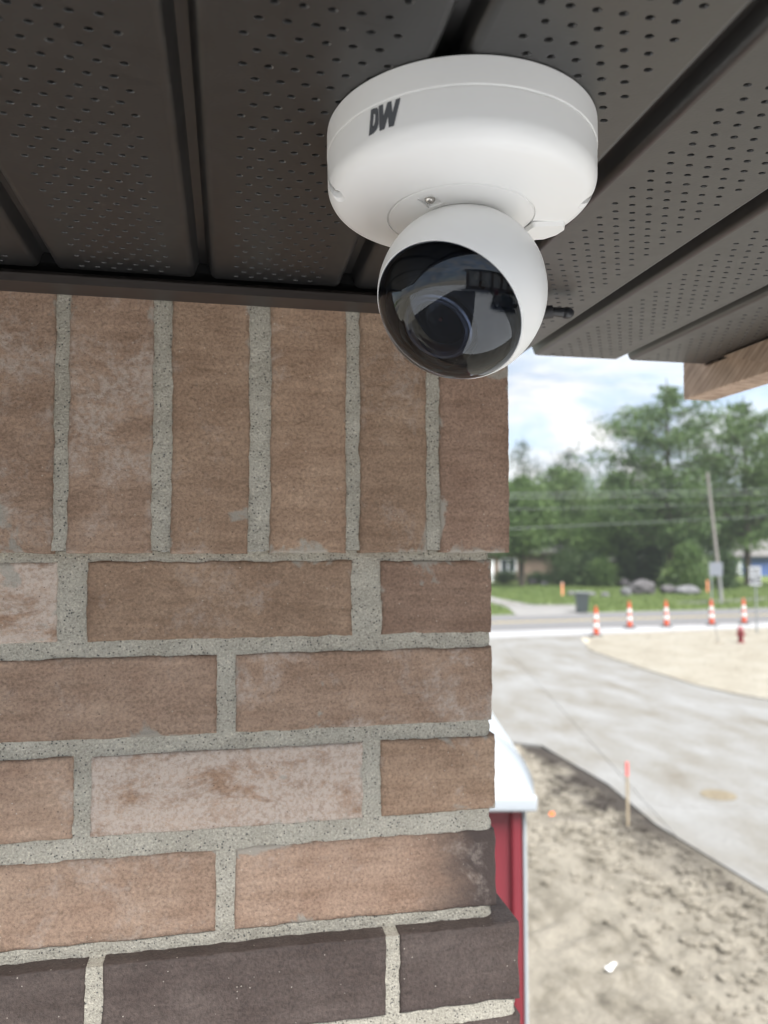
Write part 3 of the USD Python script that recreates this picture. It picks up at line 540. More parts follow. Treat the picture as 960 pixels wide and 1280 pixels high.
tag(part('/World', 'soil_clods', trimesh.Trimesh(np.vstack(clods), cf, process=False), dirt_look), 'loose crumbly soil clods scattered on the raked dirt', 'soil clods', kind='stuff')
# driveway slabs
Rf = lambda p: ground(*p)[:2]
straw_pts = [Rf(p) for p in ((733, 806), (734, 811), (745, 816), (768, 824), (800, 835), (832, 845), (870, 857), (915, 867), (960, 875))]
edge_dir = np.array([22.41-10.0, 28.80-27.93]); edge_dir /= np.linalg.norm(edge_dir); nrm = np.array([-edge_dir[1], edge_dir[0]])
def road_pt(s, off): return np.array([10.0, 27.93]) + edge_dir*s + nrm*off
road_w = 6.3
band0, band1 = -2.0, -.03
dw = Polygon([(4.9, 11.6), (4.91, 10.94), (4.95, 9.53), (4.76, 8.05), (4.81, 6.28), (4.85, -26), (40, -26), (40, 13.5), tuple(straw_pts[-1]+np.array([1.5, -1.2]))] + [tuple(p) for p in straw_pts[::-1]] + [tuple(road_pt(2.2, band0-.35)), tuple(road_pt(1.3, band0)), tuple(road_pt(-40, band0)), (-30, 12.6), (3.4, 12.62)])
drive = thing('driveway', kind='structure')
th = math.radians(-14); ct, st_ = math.cos(th), math.sin(th)
for i in range(-9, 10):
    for j in range(-9, 10):
        cell = affinity.translate(affinity.rotate(sbox(.004, .004, 5.096, 4.596), -14, origin=(0, 0)), 5.0+i*5.1*ct+j*4.6*(-st_)*1, 8.6+i*5.1*st_+j*4.6*ct)
        q = dw.intersection(cell)
        if q.is_empty or q.area < .05: continue
        for g in getattr(q, 'geoms', [q]):
            if g.area > .05: part(drive, 'concrete_slab', extr(g, .15, -.15), concrete)
part(drive, 'joint_filler', extr(dw.buffer(-.02), .10, -.112), simple('joint_dark', (0.23, .215, .19), .95))
# kerb band, road, yellow lines
def strip(s0, s1, o0, o1): return Polygon([tuple(road_pt(s0, o0)), tuple(road_pt(s1, o0)), tuple(road_pt(s1, o1)), tuple(road_pt(s0, o1))])
gut = thing('gutter', kind='structure')
for s in np.arange(-42, 70, 3.05): part(gut, 'gutter_slab', extr(strip(s, s+3.03, band0, band1), .20, -.195), curb_concrete)
solo('road', extr(strip(-120, 160, 0, road_w), .3, -.30), asphalt, kind='structure')
for o in (2.95, 3.25): solo('road_line', extr(strip(-120, 160, o, o+.12), .004, .004), yellow_paint, kind='structure')
# straw lawn
sp = straw_pts + [straw_pts[-1]+np.array([.9, -2.0]), np.array([40, 11.5]), road_pt(46, band0-.02), road_pt(9, band0-.02), road_pt(3.0, band0-.15)]
def filled(poly, step, fn, z_in):
    """a height field trimmed to a polygon"""
    import shapely
    a, b, c, d = poly.bounds
    X, Y = np.meshgrid(np.arange(a, c+step, step), np.arange(b, d+step, step), indexing='ij')
    g = grid_mesh(X, Y, fn(X, Y)); ctr = g.vertices[g.faces].mean(1)
    keep = shapely.contains_xy(poly, ctr[:, 0], ctr[:, 1]); g.update_faces(keep); g.remove_unreferenced_vertices(); return g
straw_poly = Polygon([tuple(p) for p in sp])
solo('straw_bed', extr(straw_poly, .13, -.11), straw_look, kind='structure')
rs = np.random.default_rng(21)
def blades(n, poly, z, ln, wd, tilt, sd):
    import shapely
    r = np.random.default_rng(sd); a, b, c, d = poly.bounds; P = np.column_stack([r.uniform(a, c, n*3), r.uniform(b, d, n*3)])
    P = P[shapely.contains_xy(poly, P[:, 0], P[:, 1])][:n]; n = len(P)
    az = r.uniform(0, 2*np.pi, n); el = r.uniform(tilt[0], tilt[1], n); L_ = r.uniform(*ln, n); W_ = r.uniform(*wd, n)
    d1 = np.stack([np.cos(az)*np.cos(el), np.sin(az)*np.cos(el), np.sin(el)], 1)*L_[:, None]; s1 = np.stack([-np.sin(az), np.cos(az), 0*az], 1)*W_[:, None]/2
    p = np.column_stack([P, np.full(n, z)]); v = np.stack([p-s1, p+s1, p+d1], 1).reshape(-1, 3); return trimesh.Trimesh(v, np.arange(3*n).reshape(-1, 3), process=False)
tag(solo('straw', blades(120000, straw_poly.intersection(sbox(9, 12, 26, 30)), .018, (.05, .15), (.006, .014), (.02, .4), 3), straw_look), 'pale straw mulch spread over the new verge', 'straw', kind='stuff')
# far lawns
lawn = Polygon([tuple(road_pt(-110, road_w+.25)), tuple(road_pt(150, road_w+.25)), (200, 330), (-150, 330)])
far_drive = Polygon([Rf((560, 771)), Rf((650, 769.0)), Rf((716, 767.5)), Rf((722, 761)), Rf((655, 757)), Rf((636, 750)), Rf((616, 744)), Rf((560, 738)), Rf((520, 742)), Rf((600, 752)), Rf((628, 761)), Rf((634, 768)), Rf((560, 770))])
far_drive = Polygon([Rf(p) for p in ((648, 770.5), (722, 768), (728, 763), (716, 757.2), (668, 757.4), (640, 752.5), (612, 745.5), (585, 741), (520, 736), (480, 737.5), (575, 746.5), (612, 753), (634, 759.5), (640, 765))]).buffer(0)
solo('lawn', extr(lawn.difference(far_drive), .3, -.28), grass_look, kind='structure')
solo('road_edge', extr(strip(-110, 150, road_w, road_w+.24), .3, -.29), old_asphalt, kind='structure')
solo('far_driveway', extr(far_drive, .3, -.285), old_asphalt, kind='structure')
walk = thing('far_pavement', kind='structure')
def ribbon(a, b, w):
    a, b = np.array(a), np.array(b); d = b-a; d /= np.linalg.norm(d); n_ = np.array([-d[1], d[0]])*w/2; return Polygon([tuple(a+n_), tuple(b+n_), tuple(b-n_), tuple(a-n_)])
for a, b in (((852, 754.2), (1010, 746)),):
    A, Bp = Rf(a), Rf(b); n = int(np.linalg.norm(Bp-A)/1.8)
    for i in range(n): part(walk, 'paving_slab', extr(ribbon(A+(Bp-A)*i/n, A+(Bp-A)*(i+.985)/n, 1.3), .05, -.02), concrete)
A, Bp = Rf((652, 757.0)), Rf((722, 757.3))
for i in range(5): part(walk, 'paving_slab', extr(ribbon(A+(Bp-A)*i/5, A+(Bp-A)*(i+.985)/5, 1.5), .05, -.02), concrete)
A, Bp = Rf((560, 740)), Rf((650, 756.4))
for i in range(12): part(walk, 'paving_slab', extr(ribbon(A+(Bp-A)*i/12, A+(Bp-A)*(i+.985)/12, 1.5), .05, -.02), concrete)
import shapely
near_lawn = lawn.difference(far_drive).intersection(Polygon([tuple(road_pt(-8, road_w+.2)), tuple(road_pt(30, road_w+.2)), (60, 62), (10, 62)]))
tag(solo('grass', blades(90000, near_lawn, .015, (.05, .14), (.03, .07), (.5, 1.4), 8), leaf_look('grass_blade', (0.075, 0.112, 0.03), (0.135, 0.176, 0.052), .4)), 'short green lawn grass across the road', 'grass', kind='stuff')
solo('utility_cover', rev([(0, .012), (.20, .012), (.215, .006), (.215, -.02), (0, -.02)], 40), earth('sand_dusted_lid', [(.3, (0.124, 0.102, 0.071)), (.7, (0.167, 0.143, 0.102))], 6, 30), smooth=40,
     label='round tan dusty utility cover set in the pale concrete drive', cat='utility cover')
UsdGeom.Xformable(stage.GetPrimAtPath('/World/utility_cover')).AddTranslateOp().Set(Gf.Vec3d(*map(float, [*ground(898, 994)[:2], 0.0])))

# ================================================================== SITE OBJECTS
# portable toilet
red_plastic = simple('red_plastic', (0.135, 0.012, 0.02), 0.42, spec=0.45, var=(2, .06), bump=(40, .12, .004))
dark_red = simple('dark_red_plastic', (0.12, 0.012, 0.02), 0.45)
white_plastic = simple('white_plastic', (0.29, 0.315, 0.34), 0.4, bump=(30, .08, .004))
pt = ground(668, 998, 2.05)
yaw = -YAW
ptr = thing('portable_toilet', 'red portable toilet with a white rounded roof behind the brick pier', 'portable toilet', (0, 0, 0), 0)
Rr = lambda m: moved(m, (pt[0], pt[1], -.09), yaw)
W_, Dp = 1.14, 1.18          # local: right front corner of the roof at (0,0)
ptr_parts = []
part(ptr, 'body', Rr(bx(-W_+.06, -.055, .06, Dp-.05, .14, 2.10)), red_plastic)
for xa in (-W_+.035, -.035): part(ptr, 'corner_post', Rr(rbx(xa-.007, xa+.007, .035, .09, .12, 2.10, .006)), white_plastic)
for xa in (-W_+.068, -.070): part(ptr, 'corner_rail', Rr(rbx(xa-.022, xa+.022, .030, .10, .14, 2.10, .008)), red_plastic)
for zc, s in ((1.82, 1), (1.55, -1), (1.05, 1), (.6, -1)):
    d = 0.07*s; q = Polygon([(-W_+.16, zc-d), (-.22, zc+d), (-.22, zc+d+.035), (-W_+.16, zc-d+.035)]); m = extr(q, .02); m.vertices = m.vertices[:, [0, 2, 1]]; m.apply_translation([0, .045, 0]); m.fix_normals()
    part(ptr, 'panel_rib', Rr(m), dark_red)
part(ptr, 'base_skid', Rr(rbx(-W_+.02, -.02, .02, Dp-.02, .0, .14, .02)), black_plastic)
rp = []
for k in range(13):
    a = k/12*math.pi; 
half = [(-W_/2 + (W_/2)*np.sign(c)*abs(c)**.75, 2.155+.30*abs(s)**.9) for c, s in ((math.cos(t), math.sin(t)) for t in np.linspace(0, math.pi, 25))]
q = Polygon(half+[(-W_, 2.14), (-W_, 2.135), (0, 2.135)]).buffer(0); m = extr(q, Dp); m.vertices = m.vertices[:, [0, 2, 1]]; m.fix_normals()
m.vertices[:, 1] = np.where(m.vertices[:, 2] > 2.2, Dp/2+(m.vertices[:, 1]-Dp/2)*(1-.35*((m.vertices[:, 2]-2.2)/.28)**1.5), m.vertices[:, 1])
part(ptr, 'roof', Rr(m), white_plastic, smooth=40)
part(ptr, 'roof_rim', Rr(rbx(-W_-.012, .012, -.012, Dp+.012, 2.085, 2.150, .012)), white_plastic, smooth=40)
part(ptr, 'vent_pipe', Rr(moved(tube((0, 0, 1.9), (0, 0, 2.75), .05, n=20), (-W_+.25, Dp-.2, 0))), white_plastic, smooth=40)

# traffic channelizer cones
orange = simple('cone_orange', (0.46, 0.065, 0.024), 0.45, spec=.4)
band = simple('cone_white_band', (0.6, 0.59, 0.57), 0.35)
cone_px = [(745.3, 795), (787, 785.2), (833, 783.5), (889.5, 781.5), (930, 779.8)]
cone_lab = ['orange and white channelizer cone nearest the pier, standing alone on the driveway mouth', 'orange and white channelizer cone in front of the grey boulders, second from the pier', 'orange and white channelizer cone third from the pier, midway along the row',
            'orange and white channelizer cone in front of the blank-backed sign', 'orange and white channelizer cone just left of the speed limit sign']
c0 = thing('channelizer_cone', cone_lab[0], 'traffic cone', [*ground(*cone_px[0])[:2], 0.005], 0, 'traffic cones along the kerb')
part(c0, 'rubber_base', rev([(0, 0), (.24, 0), (.24, .035), (.20, .06), (.12, .075), (0, .075)], 8), black_rubber)
part(c0, 'cone_body', rev([(0, .07), (.105, .07), (.095, .14), (.062, .90), (.052, .95), (.03, .97), (0, .97)], 24), orange, smooth=40)
for za, zb in ((.30, .47), (.60, .77)):
    r_ = lambda z: .095-(z-.14)/.76*.033
    part(c0, 'reflective_band', rev([(r_(za)+.002, za), (r_(za)+.004, za+.003), (r_(zb)+.004, zb-.003), (r_(zb)+.002, zb), (r_(zb)-.01, zb), (r_(za)-.01, za)][:4] + [(r_(zb)-.01, zb), (r_(za)-.01, za), (r_(za)+.002, za)], 24), band, smooth=40)
part(c0, 'handle', cat(tube((0, 0, .96), (0, 0, 1.0), .022, n=12), rev([(0, 1.0), (.045, 1.005), (.05, 1.03), (.03, 1.05), (0, 1.05)], 12)), orange, smooth=40)
for p, lab in zip(cone_px[1:], cone_lab[1:]): dup(c0, [*ground(*p)[:2], 0.005], 25*p[0] % 90, lab)

# hydrant
hred = simple('hydrant_red', (0.16, 0.018, 0.022), 0.45, var=(6, .2))
hy = thing('fire_hydrant', 'dark red fire hydrant standing on the straw verge', 'fire hydrant', [*ground(926, 804)[:2], 0.02])
part(hy, 'barrel', rev([(0, 0), (.13, 0), (.13, .03), (.085, .04), (.085, .36), (.10, .37), (.10, .40), (0, .40)], 20), hred, smooth=40)
part(hy, 'bonnet', rev([(0, .40), (.115, .40), (.115, .42), (.095, .44), (.07, .49), (.03, .52), (0, .52)], 20), hred, smooth=40)
part(hy, 'operating_nut', tube((0, 0, .51), (0, 0, .56), .022, n=5), hred)
for dx, dy, r_ in ((-1, 0, .04), (1, 0, .04), (0, -1, .055)): part(hy, 'nozzle_cap', tube((dx*.07, dy*.07, .28), (dx*.15, dy*.15, .28), r_, n=10), hred)
# thin temporary stand
ts = thing('post_stand', 'thin bare metal post on a flat base plate on the straw verge', 'post', [*ground(898, 804)[:2], 0.022])
part(ts, 'post', tube((0, 0, 0), (-.10, .05, .72), .012, n=8), simple('post_gray', (.16, .16, .16), .5)); part(ts, 'base_plate', rbx(-.12, .16, -.09, .09, 0, .03, .006), simple('plate_brown', (.22, .19, .15), .7))
# speed sign
galv = simple('galvanised', (0.30, 0.32, 0.33), 0.45, metallic=.6)
signw = simple('sign_white', (0.70, 0.71, 0.73), 0.4); signb = simple('sign_black', (0.02, 0.02, 0.025), 0.5)
sg = ground(946, 792)
spd = thing('speed_sign', 'white speed limit sign on a thin steel post at the kerb', 'road sign', [sg[0], sg[1], 0], -YAW-62)
part(spd, 'post', cat(bx(-.025, .025, -.006, .0, 0, 2.45), bx(-.025, -.019, -.0, .02, 0, 2.45), bx(.019, .025, 0, .02, 0, 2.45)), galv)
part(spd, 'sign_plate', rbx(-.235, .235, -.012, -.0065, 1.76, 2.46, .0025), signw)
def facing(text, h, cx_, z, bold=False):
    m = meshkit.text_mesh(text, h, .002, bold); m.vertices = m.vertices[:, [0, 2, 1]]*np.array([1, -1, 1]); w = m.bounds[1][0]-m.bounds[0][0]; m.apply_translation([cx_-w/2-m.bounds[0][0], -.0125, z]); m.fix_normals(); return m
part(spd, 'lettering', cat(facing('SPEED', .085, 0, 2.30), facing('LIMIT', .085, 0, 2.18), facing('45', .27, 0, 1.84, True)), signb)
bs = ground(896, 756)
bsg = thing('blank_sign', 'grey back of a square road sign on two posts across the road', 'road sign', [bs[0], bs[1], 0], -YAW)
part(bsg, 'sign_plate', rbx(-.38, .36, -.012, -.004, 1.62, 2.36, .003), simple('sign_back', (0.15, 0.16, 0.185), .5))
part(bsg, 'post', bx(-.30, -.24, -.003, .04, 0, 2.3), galv); part(bsg, 'post', bx(.22, .28, -.003, .04, 0, 2.3), galv)
# utility pole, wires
wood_gray = earth('pole_wood', [(.3, (.14, .13, .12)), (.7, (.22, .205, .19))], 3, 20, stretch=(1, 1, .1))
up0 = ground(902.5, 753); 
topp = EYE + (( (884-480)/960*RIGHT + (640-592)/960*UP + FWD)) * (up0[1]/((884-480)/960*RIGHT + (640-592)/960*UP + FWD)[1])
pole = thing('utility_pole', 'leaning grey wooden utility pole in front of the trees', 'utility pole')
part(pole, 'pole', tube([up0[0], up0[1], -.1], topp, .115, .08, 14), wood_gray, smooth=40); part(pole, 'pole_cap', tube(topp, topp+np.array([-.005, 0, .05]), .083, .06, 14), wood_gray)
tdir = topp-np.array([up0[0], up0[1], 0]); 
wire_mat = simple('wire_gray', (0.16, 0.17, 0.18), 0.5)
wire_lab = ['grey overhead wire, uppermost of those crossing the sky above the trees', 'grey overhead wire second from the top, crossing the sky just below the uppermost', 'grey overhead wire, upper of the pair passing the pole top', 'grey overhead wire, lower of the pair passing the pole top', 'grey overhead wire crossing the trees well below the pole top', 'grey overhead wire, lowest of those crossing the trees']
def los(px, py, y):
    d = (px-480)/960*RIGHT + (640-py)/960*UP + FWD; return EYE + d*(y/d[1])
for k, (ya, yb, dist, r) in enumerate(((466, 470, 36, .008), (478, 482, 36, .007), (617, 611, 40, .013), (622, 617, 40, .011), (637, 628, 40, .008), (663, 644, 40, .010))):
    a, b = los(560, ya, dist), los(980, yb, dist+1.0); d = b-a; a2, b2 = a-d*1.6, b+d*1.2; pts = []
    for t in np.linspace(0, 1, 25):
        p = a2+(b2-a2)*t; tt = (t-.5)*2; p[2] += .5*(tt*tt)-.06; pts.append(p)
    solo('overhead_wire', cat(*[tube(pts[i], pts[i+1], r, n=6) for i in range(24)]), wire_mat, label=wire_lab[k], cat='wire', group='overhead wires along the road')
# wheelie bin
bin_mat = simple('bin_gray_green', (0.045, 0.055, 0.055), 0.5); bn = thing('wheelie_bin', 'dark grey-green wheeled bin at the roadside by the far driveway', 'wheelie bin', [*ground(727.5, 766)[:2], 0.0], -20)
v = [(-.24, -.26, .05), (.24, -.26, .05), (.24, .26, .05), (-.24, .26, .05), (-.31, -.36, .95), (.31, -.36, .95), (.31, .36, .95), (-.31, .36, .95)]
part(bn, 'body', trimesh.convex.convex_hull(np.array(v)), bin_mat); part(bn, 'lid', rbx(-.33, .33, -.39, .38, .95, 1.03, .03), simple('bin_lid', (.10, .11, .11), .4), smooth=40)
for s in (-1, 1): part(bn, 'wheel', tube((s*.27, .30, .11), (s*.22, .30, .11), .11, n=16), black_rubber)
part(bn, 'handle', tube((-.25, .42, .93), (.25, .42, .93), .02, n=8), bin_mat)
# survey stakes
stake_w = simple('stake_wood', (.26, .215, .15), .8, var=(20, .15)); pink = simple('stake_pink', (.55, .12, .11), .6); orange_m = simple('marker_orange', (.72, .26, .14), .6)
s0 = ground(785, 1036, -.06)
stk = thing('survey_stake', 'thin wooden survey stake with a pink top standing in the dirt beside the concrete', 'survey stake', [s0[0], s0[1], -.09])
part(stk, 'stake', bx(-.014, .014, -.008, .008, 0, .70), stake_w); part(stk, 'painted_top', bx(-.016, .016, -.010, .010, .62, .775), pink)
for px, py, h, lab in ((703, 745, .82, 'short orange marker post on the grass near the wheelie bin'), (884.5, 741, .80, 'short orange marker post on the grass by the boulders near the pole')):
    g = ground(px, py); mk = thing('marker_post', lab, 'marker post', [g[0], g[1], 0]); part(mk, 'post', bx(-.05, .05, -.02, .02, 0, h), orange_m); part(mk, 'cap', bx(-.055, .055, -.025, .025, h, h+.08), simple('marker_cap', (.75, .55, .45), .6) if px < 800 else orange_m)
fl = ground(690, 1024, -.05); fg = thing('marking_flag', 'tiny orange marking flag on the dirt near the red toilet', 'flag', [fl[0], fl[1], -.07]); part(fg, 'wire', tube((0, 0, 0), (.01, 0, .12), .002, n=6), galv)
part(fg, 'flag', bx(-.03, .03, -.002, .0, .06, .105), simple('flag_orange', (.85, .20, .05), .6))
w0 = ground(764, 1210, -.04); X, Y = np.meshgrid(np.linspace(-.055, .055, 9), np.linspace(-.022, .022, 6), indexing='ij'); sg_ = grid_mesh(X, Y, .02+.012*np.sin(X*60)+.01*np.cos(Y*90+X*30))
sg2 = sg_.copy(); sg2.invert(); sg2.apply_translation([0, 0, -.0006])
so = solo('paper_scrap', moved(cat(sg_, sg2), (w0[0], w0[1], -.045), 20), simple('paper_white', (.6, .6, .6), .7), smooth=True, label='crumpled white paper scrap lying on the sandy dirt', cat='litter')
# boulders
def rock(cx_, cy_, w, d, h, sd):
    m = trimesh.creation.icosphere(4, 1.0); v = m.vertices; n_ = (meshkit.fbm(v*1.3+sd*7.1, 4, sd)-.5); v = v*(1+.55*n_)[:, None]
    v = v*np.array([w/2, d/2, h*.62]); v[:, 2] += h*.36; m.vertices = v; m.apply_translation([cx_, cy_, 0]); return m
rocks = [((809, 743.5), 36, 19, boulder_look, 'large rounded grey boulder, biggest in the row under the trees'), ((840, 742.5), 22, 11, boulder_look, 'low dark boulder between the biggest boulder and the pale flat one'), ((866, 743.5), 31, 12, pale_stone, 'wide pale flat boulder at the right end of the row'),
         ((785, 745), 14, 11, pale_stone, 'small pale blue-grey boulder left of the biggest boulder'), ((783, 734), 13, 11, boulder_look, 'blocky upright boulder standing behind the small pale one'), ((715, 745), 9, 6, pale_stone, 'small white stone just left of the wheelie bin lid'), ((741, 745), 12, 5, pale_stone, 'small flat white stone just right of the wheelie bin'),
         ((758, 746), 11, 6, pale_stone, 'small white stone farther right of the wheelie bin'), ((668, 731), 13, 7, boulder_look, 'grey stone in front of the parked white car'), ((682, 732), 10, 6, pale_stone, 'pale stone in front of the white car, right of the grey one')]
for k, ((px, py), w, h, mt_, lab) in enumerate(rocks):
    g = ground(px, py); dist = np.dot(g-EYE, FWD); w_, h_ = w*dist/960, h*dist/960; solo('boulder', rock(g[0], g[1]+w_*.35, w_, w_*.75, h_, k+1), mt_, smooth=True, label=lab, cat='boulder', group='boulders along the far lawn')

# ================================================================== HOUSES, CARS
def house(name, lab, loc, rz, w, d, h, rh, wallm, roofm, wins, door=None, garage=None):
    o = thing(name, lab, 'house', loc, rz)
    part(o, 'wall', bx(0, w, 0, d, -.2, h), wallm)
    q = Polygon([(-.5, h-.02), (w+.5, h-.02), (w+.5, h+.12), (w/2 if rh < 0 else w+.5, h+.12), (-.5, h+.12)])
    v = np.array([(-.5, -.6, h), (w+.5, -.6, h), (w+.5, d+.6, h), (-.5, d+.6, h), (-.5, -.6, h+.15), (w+.5, -.6, h+.15), (w+.5, d+.6, h+.15), (-.5, d+.6, h+.15), (.4, d/2, h+rh), (w-.4, d/2, h+rh)])
    part(o, 'roof', trimesh.convex.convex_hull(v), roofm)
    for (x0, x1, z0, z1) in wins:
        fr = cat(bx(x0-.12, x1+.12, -.06, -.003, z0-.12, z0), bx(x0-.12, x1+.12, -.06, -.003, z1, z1+.12), bx(x0-.12, x0, -.06, -.003, z0+.002, z1-.002), bx(x1, x1+.12, -.06, -.003, z0+.002, z1-.002), bx((x0+x1)/2-.03, (x0+x1)/2+.03, -.05, -.003, z0+.002, z1-.002))
        wf = part(o, 'window', fr, signw); part(wf, 'pane', bx(x0, x1, -.03, -.003, z0, z1), simple_glass)
    if door: part(o, 'door', bx(door[0], door[1], -.05, -.003, 0, 2.1), signw)
    if garage: part(o, 'garage_door', bx(garage[0], garage[1], -.05, -.003, 0, 2.2), signw)
    return o
simple_glass = simple('house_glass', (0.03, 0.04, 0.045), 0.08, spec=.8)
tan_brick = earth('house_brick', [(.3, (.15, .11, .085)), (.7, (.22, .165, .13))], 2, 20); roof_gray = simple('house_roof_gray', (.11, .105, .10), .9); blue_sid = simple('blue_siding', (.055, .10, .26), .6, var=(1, .1))
hl = ground(616, 727); house('brick_house', 'low tan brick house with a white-framed window across the road', (hl[0]-9.0, hl[1]+1.5, 0), -YAW, 16, 8, 2.75, 1.9, tan_brick, roof_gray, [(9.85, 11.25, .95, 2.15), (4, 5.5, .95, 2.15)], door=(8.3, 9.2))
hb = ground(922, 720); house('blue_house', 'blue sided house with white corner trim beyond the trees', (hb[0], hb[1], 0), -YAW-8, 16, 9, 2.2, 2.0, blue_sid, roof_gray, [(6, 7.4, .9, 1.9)], garage=(-.1, .45))
hs = ground(768, 727); house('grey_shed', 'small dark shed with a pale roof half hidden in the shrubs', (hs[0], hs[1]+2, 0), -YAW-30, 3.2, 3, 1.9, 1.0, simple('shed_dark', (.05, .045, .04), .9), simple('shed_roof', (.26, .25, .24), .8), [])
def car(name, lab, loc, rz, paint, truck=False):
    o = thing(name, lab, 'pickup truck' if truck else 'car', loc, rz)
    Lc, Wc = (5.6, 1.95) if truck else (4.5, 1.8)
    prof = [(0, .45), (.1, .95), (1.5, 1.08), (2.0, 1.12), (Lc-.1, 1.12), (Lc, .5)] if truck else [(0, .35), (.05, .7), (.3, .85), (1.2, .98), (Lc-.5, 1.02), (Lc-.05, .85), (Lc, .4)]
    q = Polygon(prof); 
    for xw in (.95, Lc-1.05): q = q.difference(Point(xw, .36).buffer(.42))
    m = extr(q, Wc); m.vertices = m.vertices[:, [0, 2, 1]]; m.apply_translation([-Lc/2, -Wc/2, 0]); m.fix_normals(); part(o, 'body', m, paint, smooth=20)
    cp = [(1.45, 1.05), (2.1, 1.72), (3.5, 1.76), (3.65, 1.1)] if truck else [(1.1, .95), (1.8, 1.42), (3.3, 1.44), (4.15, 1.0)]
    v = [(x-Lc/2, s*(Wc/2-(.06 if z < 1.2 else .22)), z) for x, z in cp for s in (-1, 1)]; part(o, 'cabin', trimesh.convex.convex_hull(np.array(v)), paint, smooth=20)
    for s in (-1, 1):
        xa = [cp[0][0]+.35, cp[1][0]+.1, cp[2][0]-.1, cp[3][0]-.25]; zz = [cp[0][1]+.12, cp[1][1]-.10, cp[2][1]-.10, cp[3][1]+.12]
        yo = [Wc/2-.06-.16*np.clip((z-1.05 if truck else z-.95)/(.7 if truck else .48), 0, 1)+.012 for z in zz]
        v = np.array([(x-Lc/2, s*(y+e), z) for x, z, y in zip(xa, zz, yo) for e in (0, -.03)]); part(o, 'side_window', trimesh.convex.convex_hull(v), simple_glass)
    (xa, za), (xb, zb) = cp[0], cp[1]; v = np.array([(xa+(xb-xa)*t-Lc/2-e, s*(Wc/2-.16-.12*t), za+(zb-za)*t) for t in (.15, .9) for s in (-1, 1) for e in (.015, -.02)]); part(o, 'windscreen', trimesh.convex.convex_hull(v), simple_glass)
    for xw in (.95, Lc-1.05):
        for s in (-1, 1):
            wl = part(o, 'wheel', tube((xw-Lc/2, s*(Wc/2-.02), .36), (xw-Lc/2, s*(Wc/2-.24), .36), .36, n=24), black_rubber, smooth=40); part(wl, 'rim', tube((xw-Lc/2, s*(Wc/2-.015), .36), (xw-Lc/2, s*(Wc/2-.10), .36), .22, n=16), galv)
    for s in (-1, 1): part(o, 'headlight', bx(-Lc/2-.01, -Lc/2+.12, s*.7-.18, s*.7+.18, .68, .82), signw)
    return o
cg = ground(674, 725); car('white_car', 'white car parked beside the tan brick house', (cg[0]+.2, cg[1], 0), -YAW-35, simple('car_white', (.72, .73, .75), .3, coat=.5))
# behind the photographer, seen in the dome window: a wing of the building and a parked pickup
car('pickup_truck', 'black pickup truck parked on the concrete behind the photographer', (5.6, -4.6, 0), 20, simple('truck_black', (.012, .013, .016), .25, coat=.6), True)
wing = thing('building_wing', 'pale wing of the building with brown brick piers behind the photographer', 'building', (0, 0, 0))
pale = simple('pale_siding', (.52, .50, .46), .8, var=(.6, .06))
part(wing, 'wall', bx(-3, 26, -22, -15, -.1, 6.2), pale)
for x in (-2.9, 1.5, 6, 10.5, 15, 19.5, 24): part(wing, 'brick_column', bx(x, x+.9, -15.0, -14.6, -.1, 6.0), tan_brick)
part(wing, 'brick_base', bx(-3.05, 26.05, -15.0, -14.85, -.1, 1.1), tan_brick); part(wing, 'roof', bx(-3.6, 26.6, -22.5, -14.2, 6.2, 6.6), roof_gray)
rd = thing('red_bin', 'red wheeled bin standing by the building wing behind the photographer', 'bin', (6.2, -10.2, 0)); part(rd, 'body', trimesh.convex.convex_hull(np.array(v0 := [(-.4, -.4, .05), (.4, -.4, .05), (.4, .4, .05), (-.4, .4, .05), (-.5, -.5, 1.1), (.5, -.5, 1.1), (.5, .5, 1.1), (-.5, .5, 1.1)])), red_plastic); part(rd, 'lid', rbx(-.54, .54, -.54, .54, 1.1, 1.2, .03), red_plastic)
solo('rear_lot', extr(Polygon([(-40, -26), (4.83, -26), (4.83, .98), (.3, .98), (.3, -12.2), (-6.6, -12.2), (-6.6, .98), (-40, .98)]), .12, -.13), rear_concrete, kind='structure')

solo('rear_asphalt', extr(Polygon([(-6.59, -12.19), (.29, -12.19), (.29, .97), (-6.59, .97)]), .10, -.115), earth('dark_asphalt', [(.3, (.035, .035, .037)), (.7, (.055, .055, .057))], .6, 40, bump=.3, dist=.004), kind='structure')

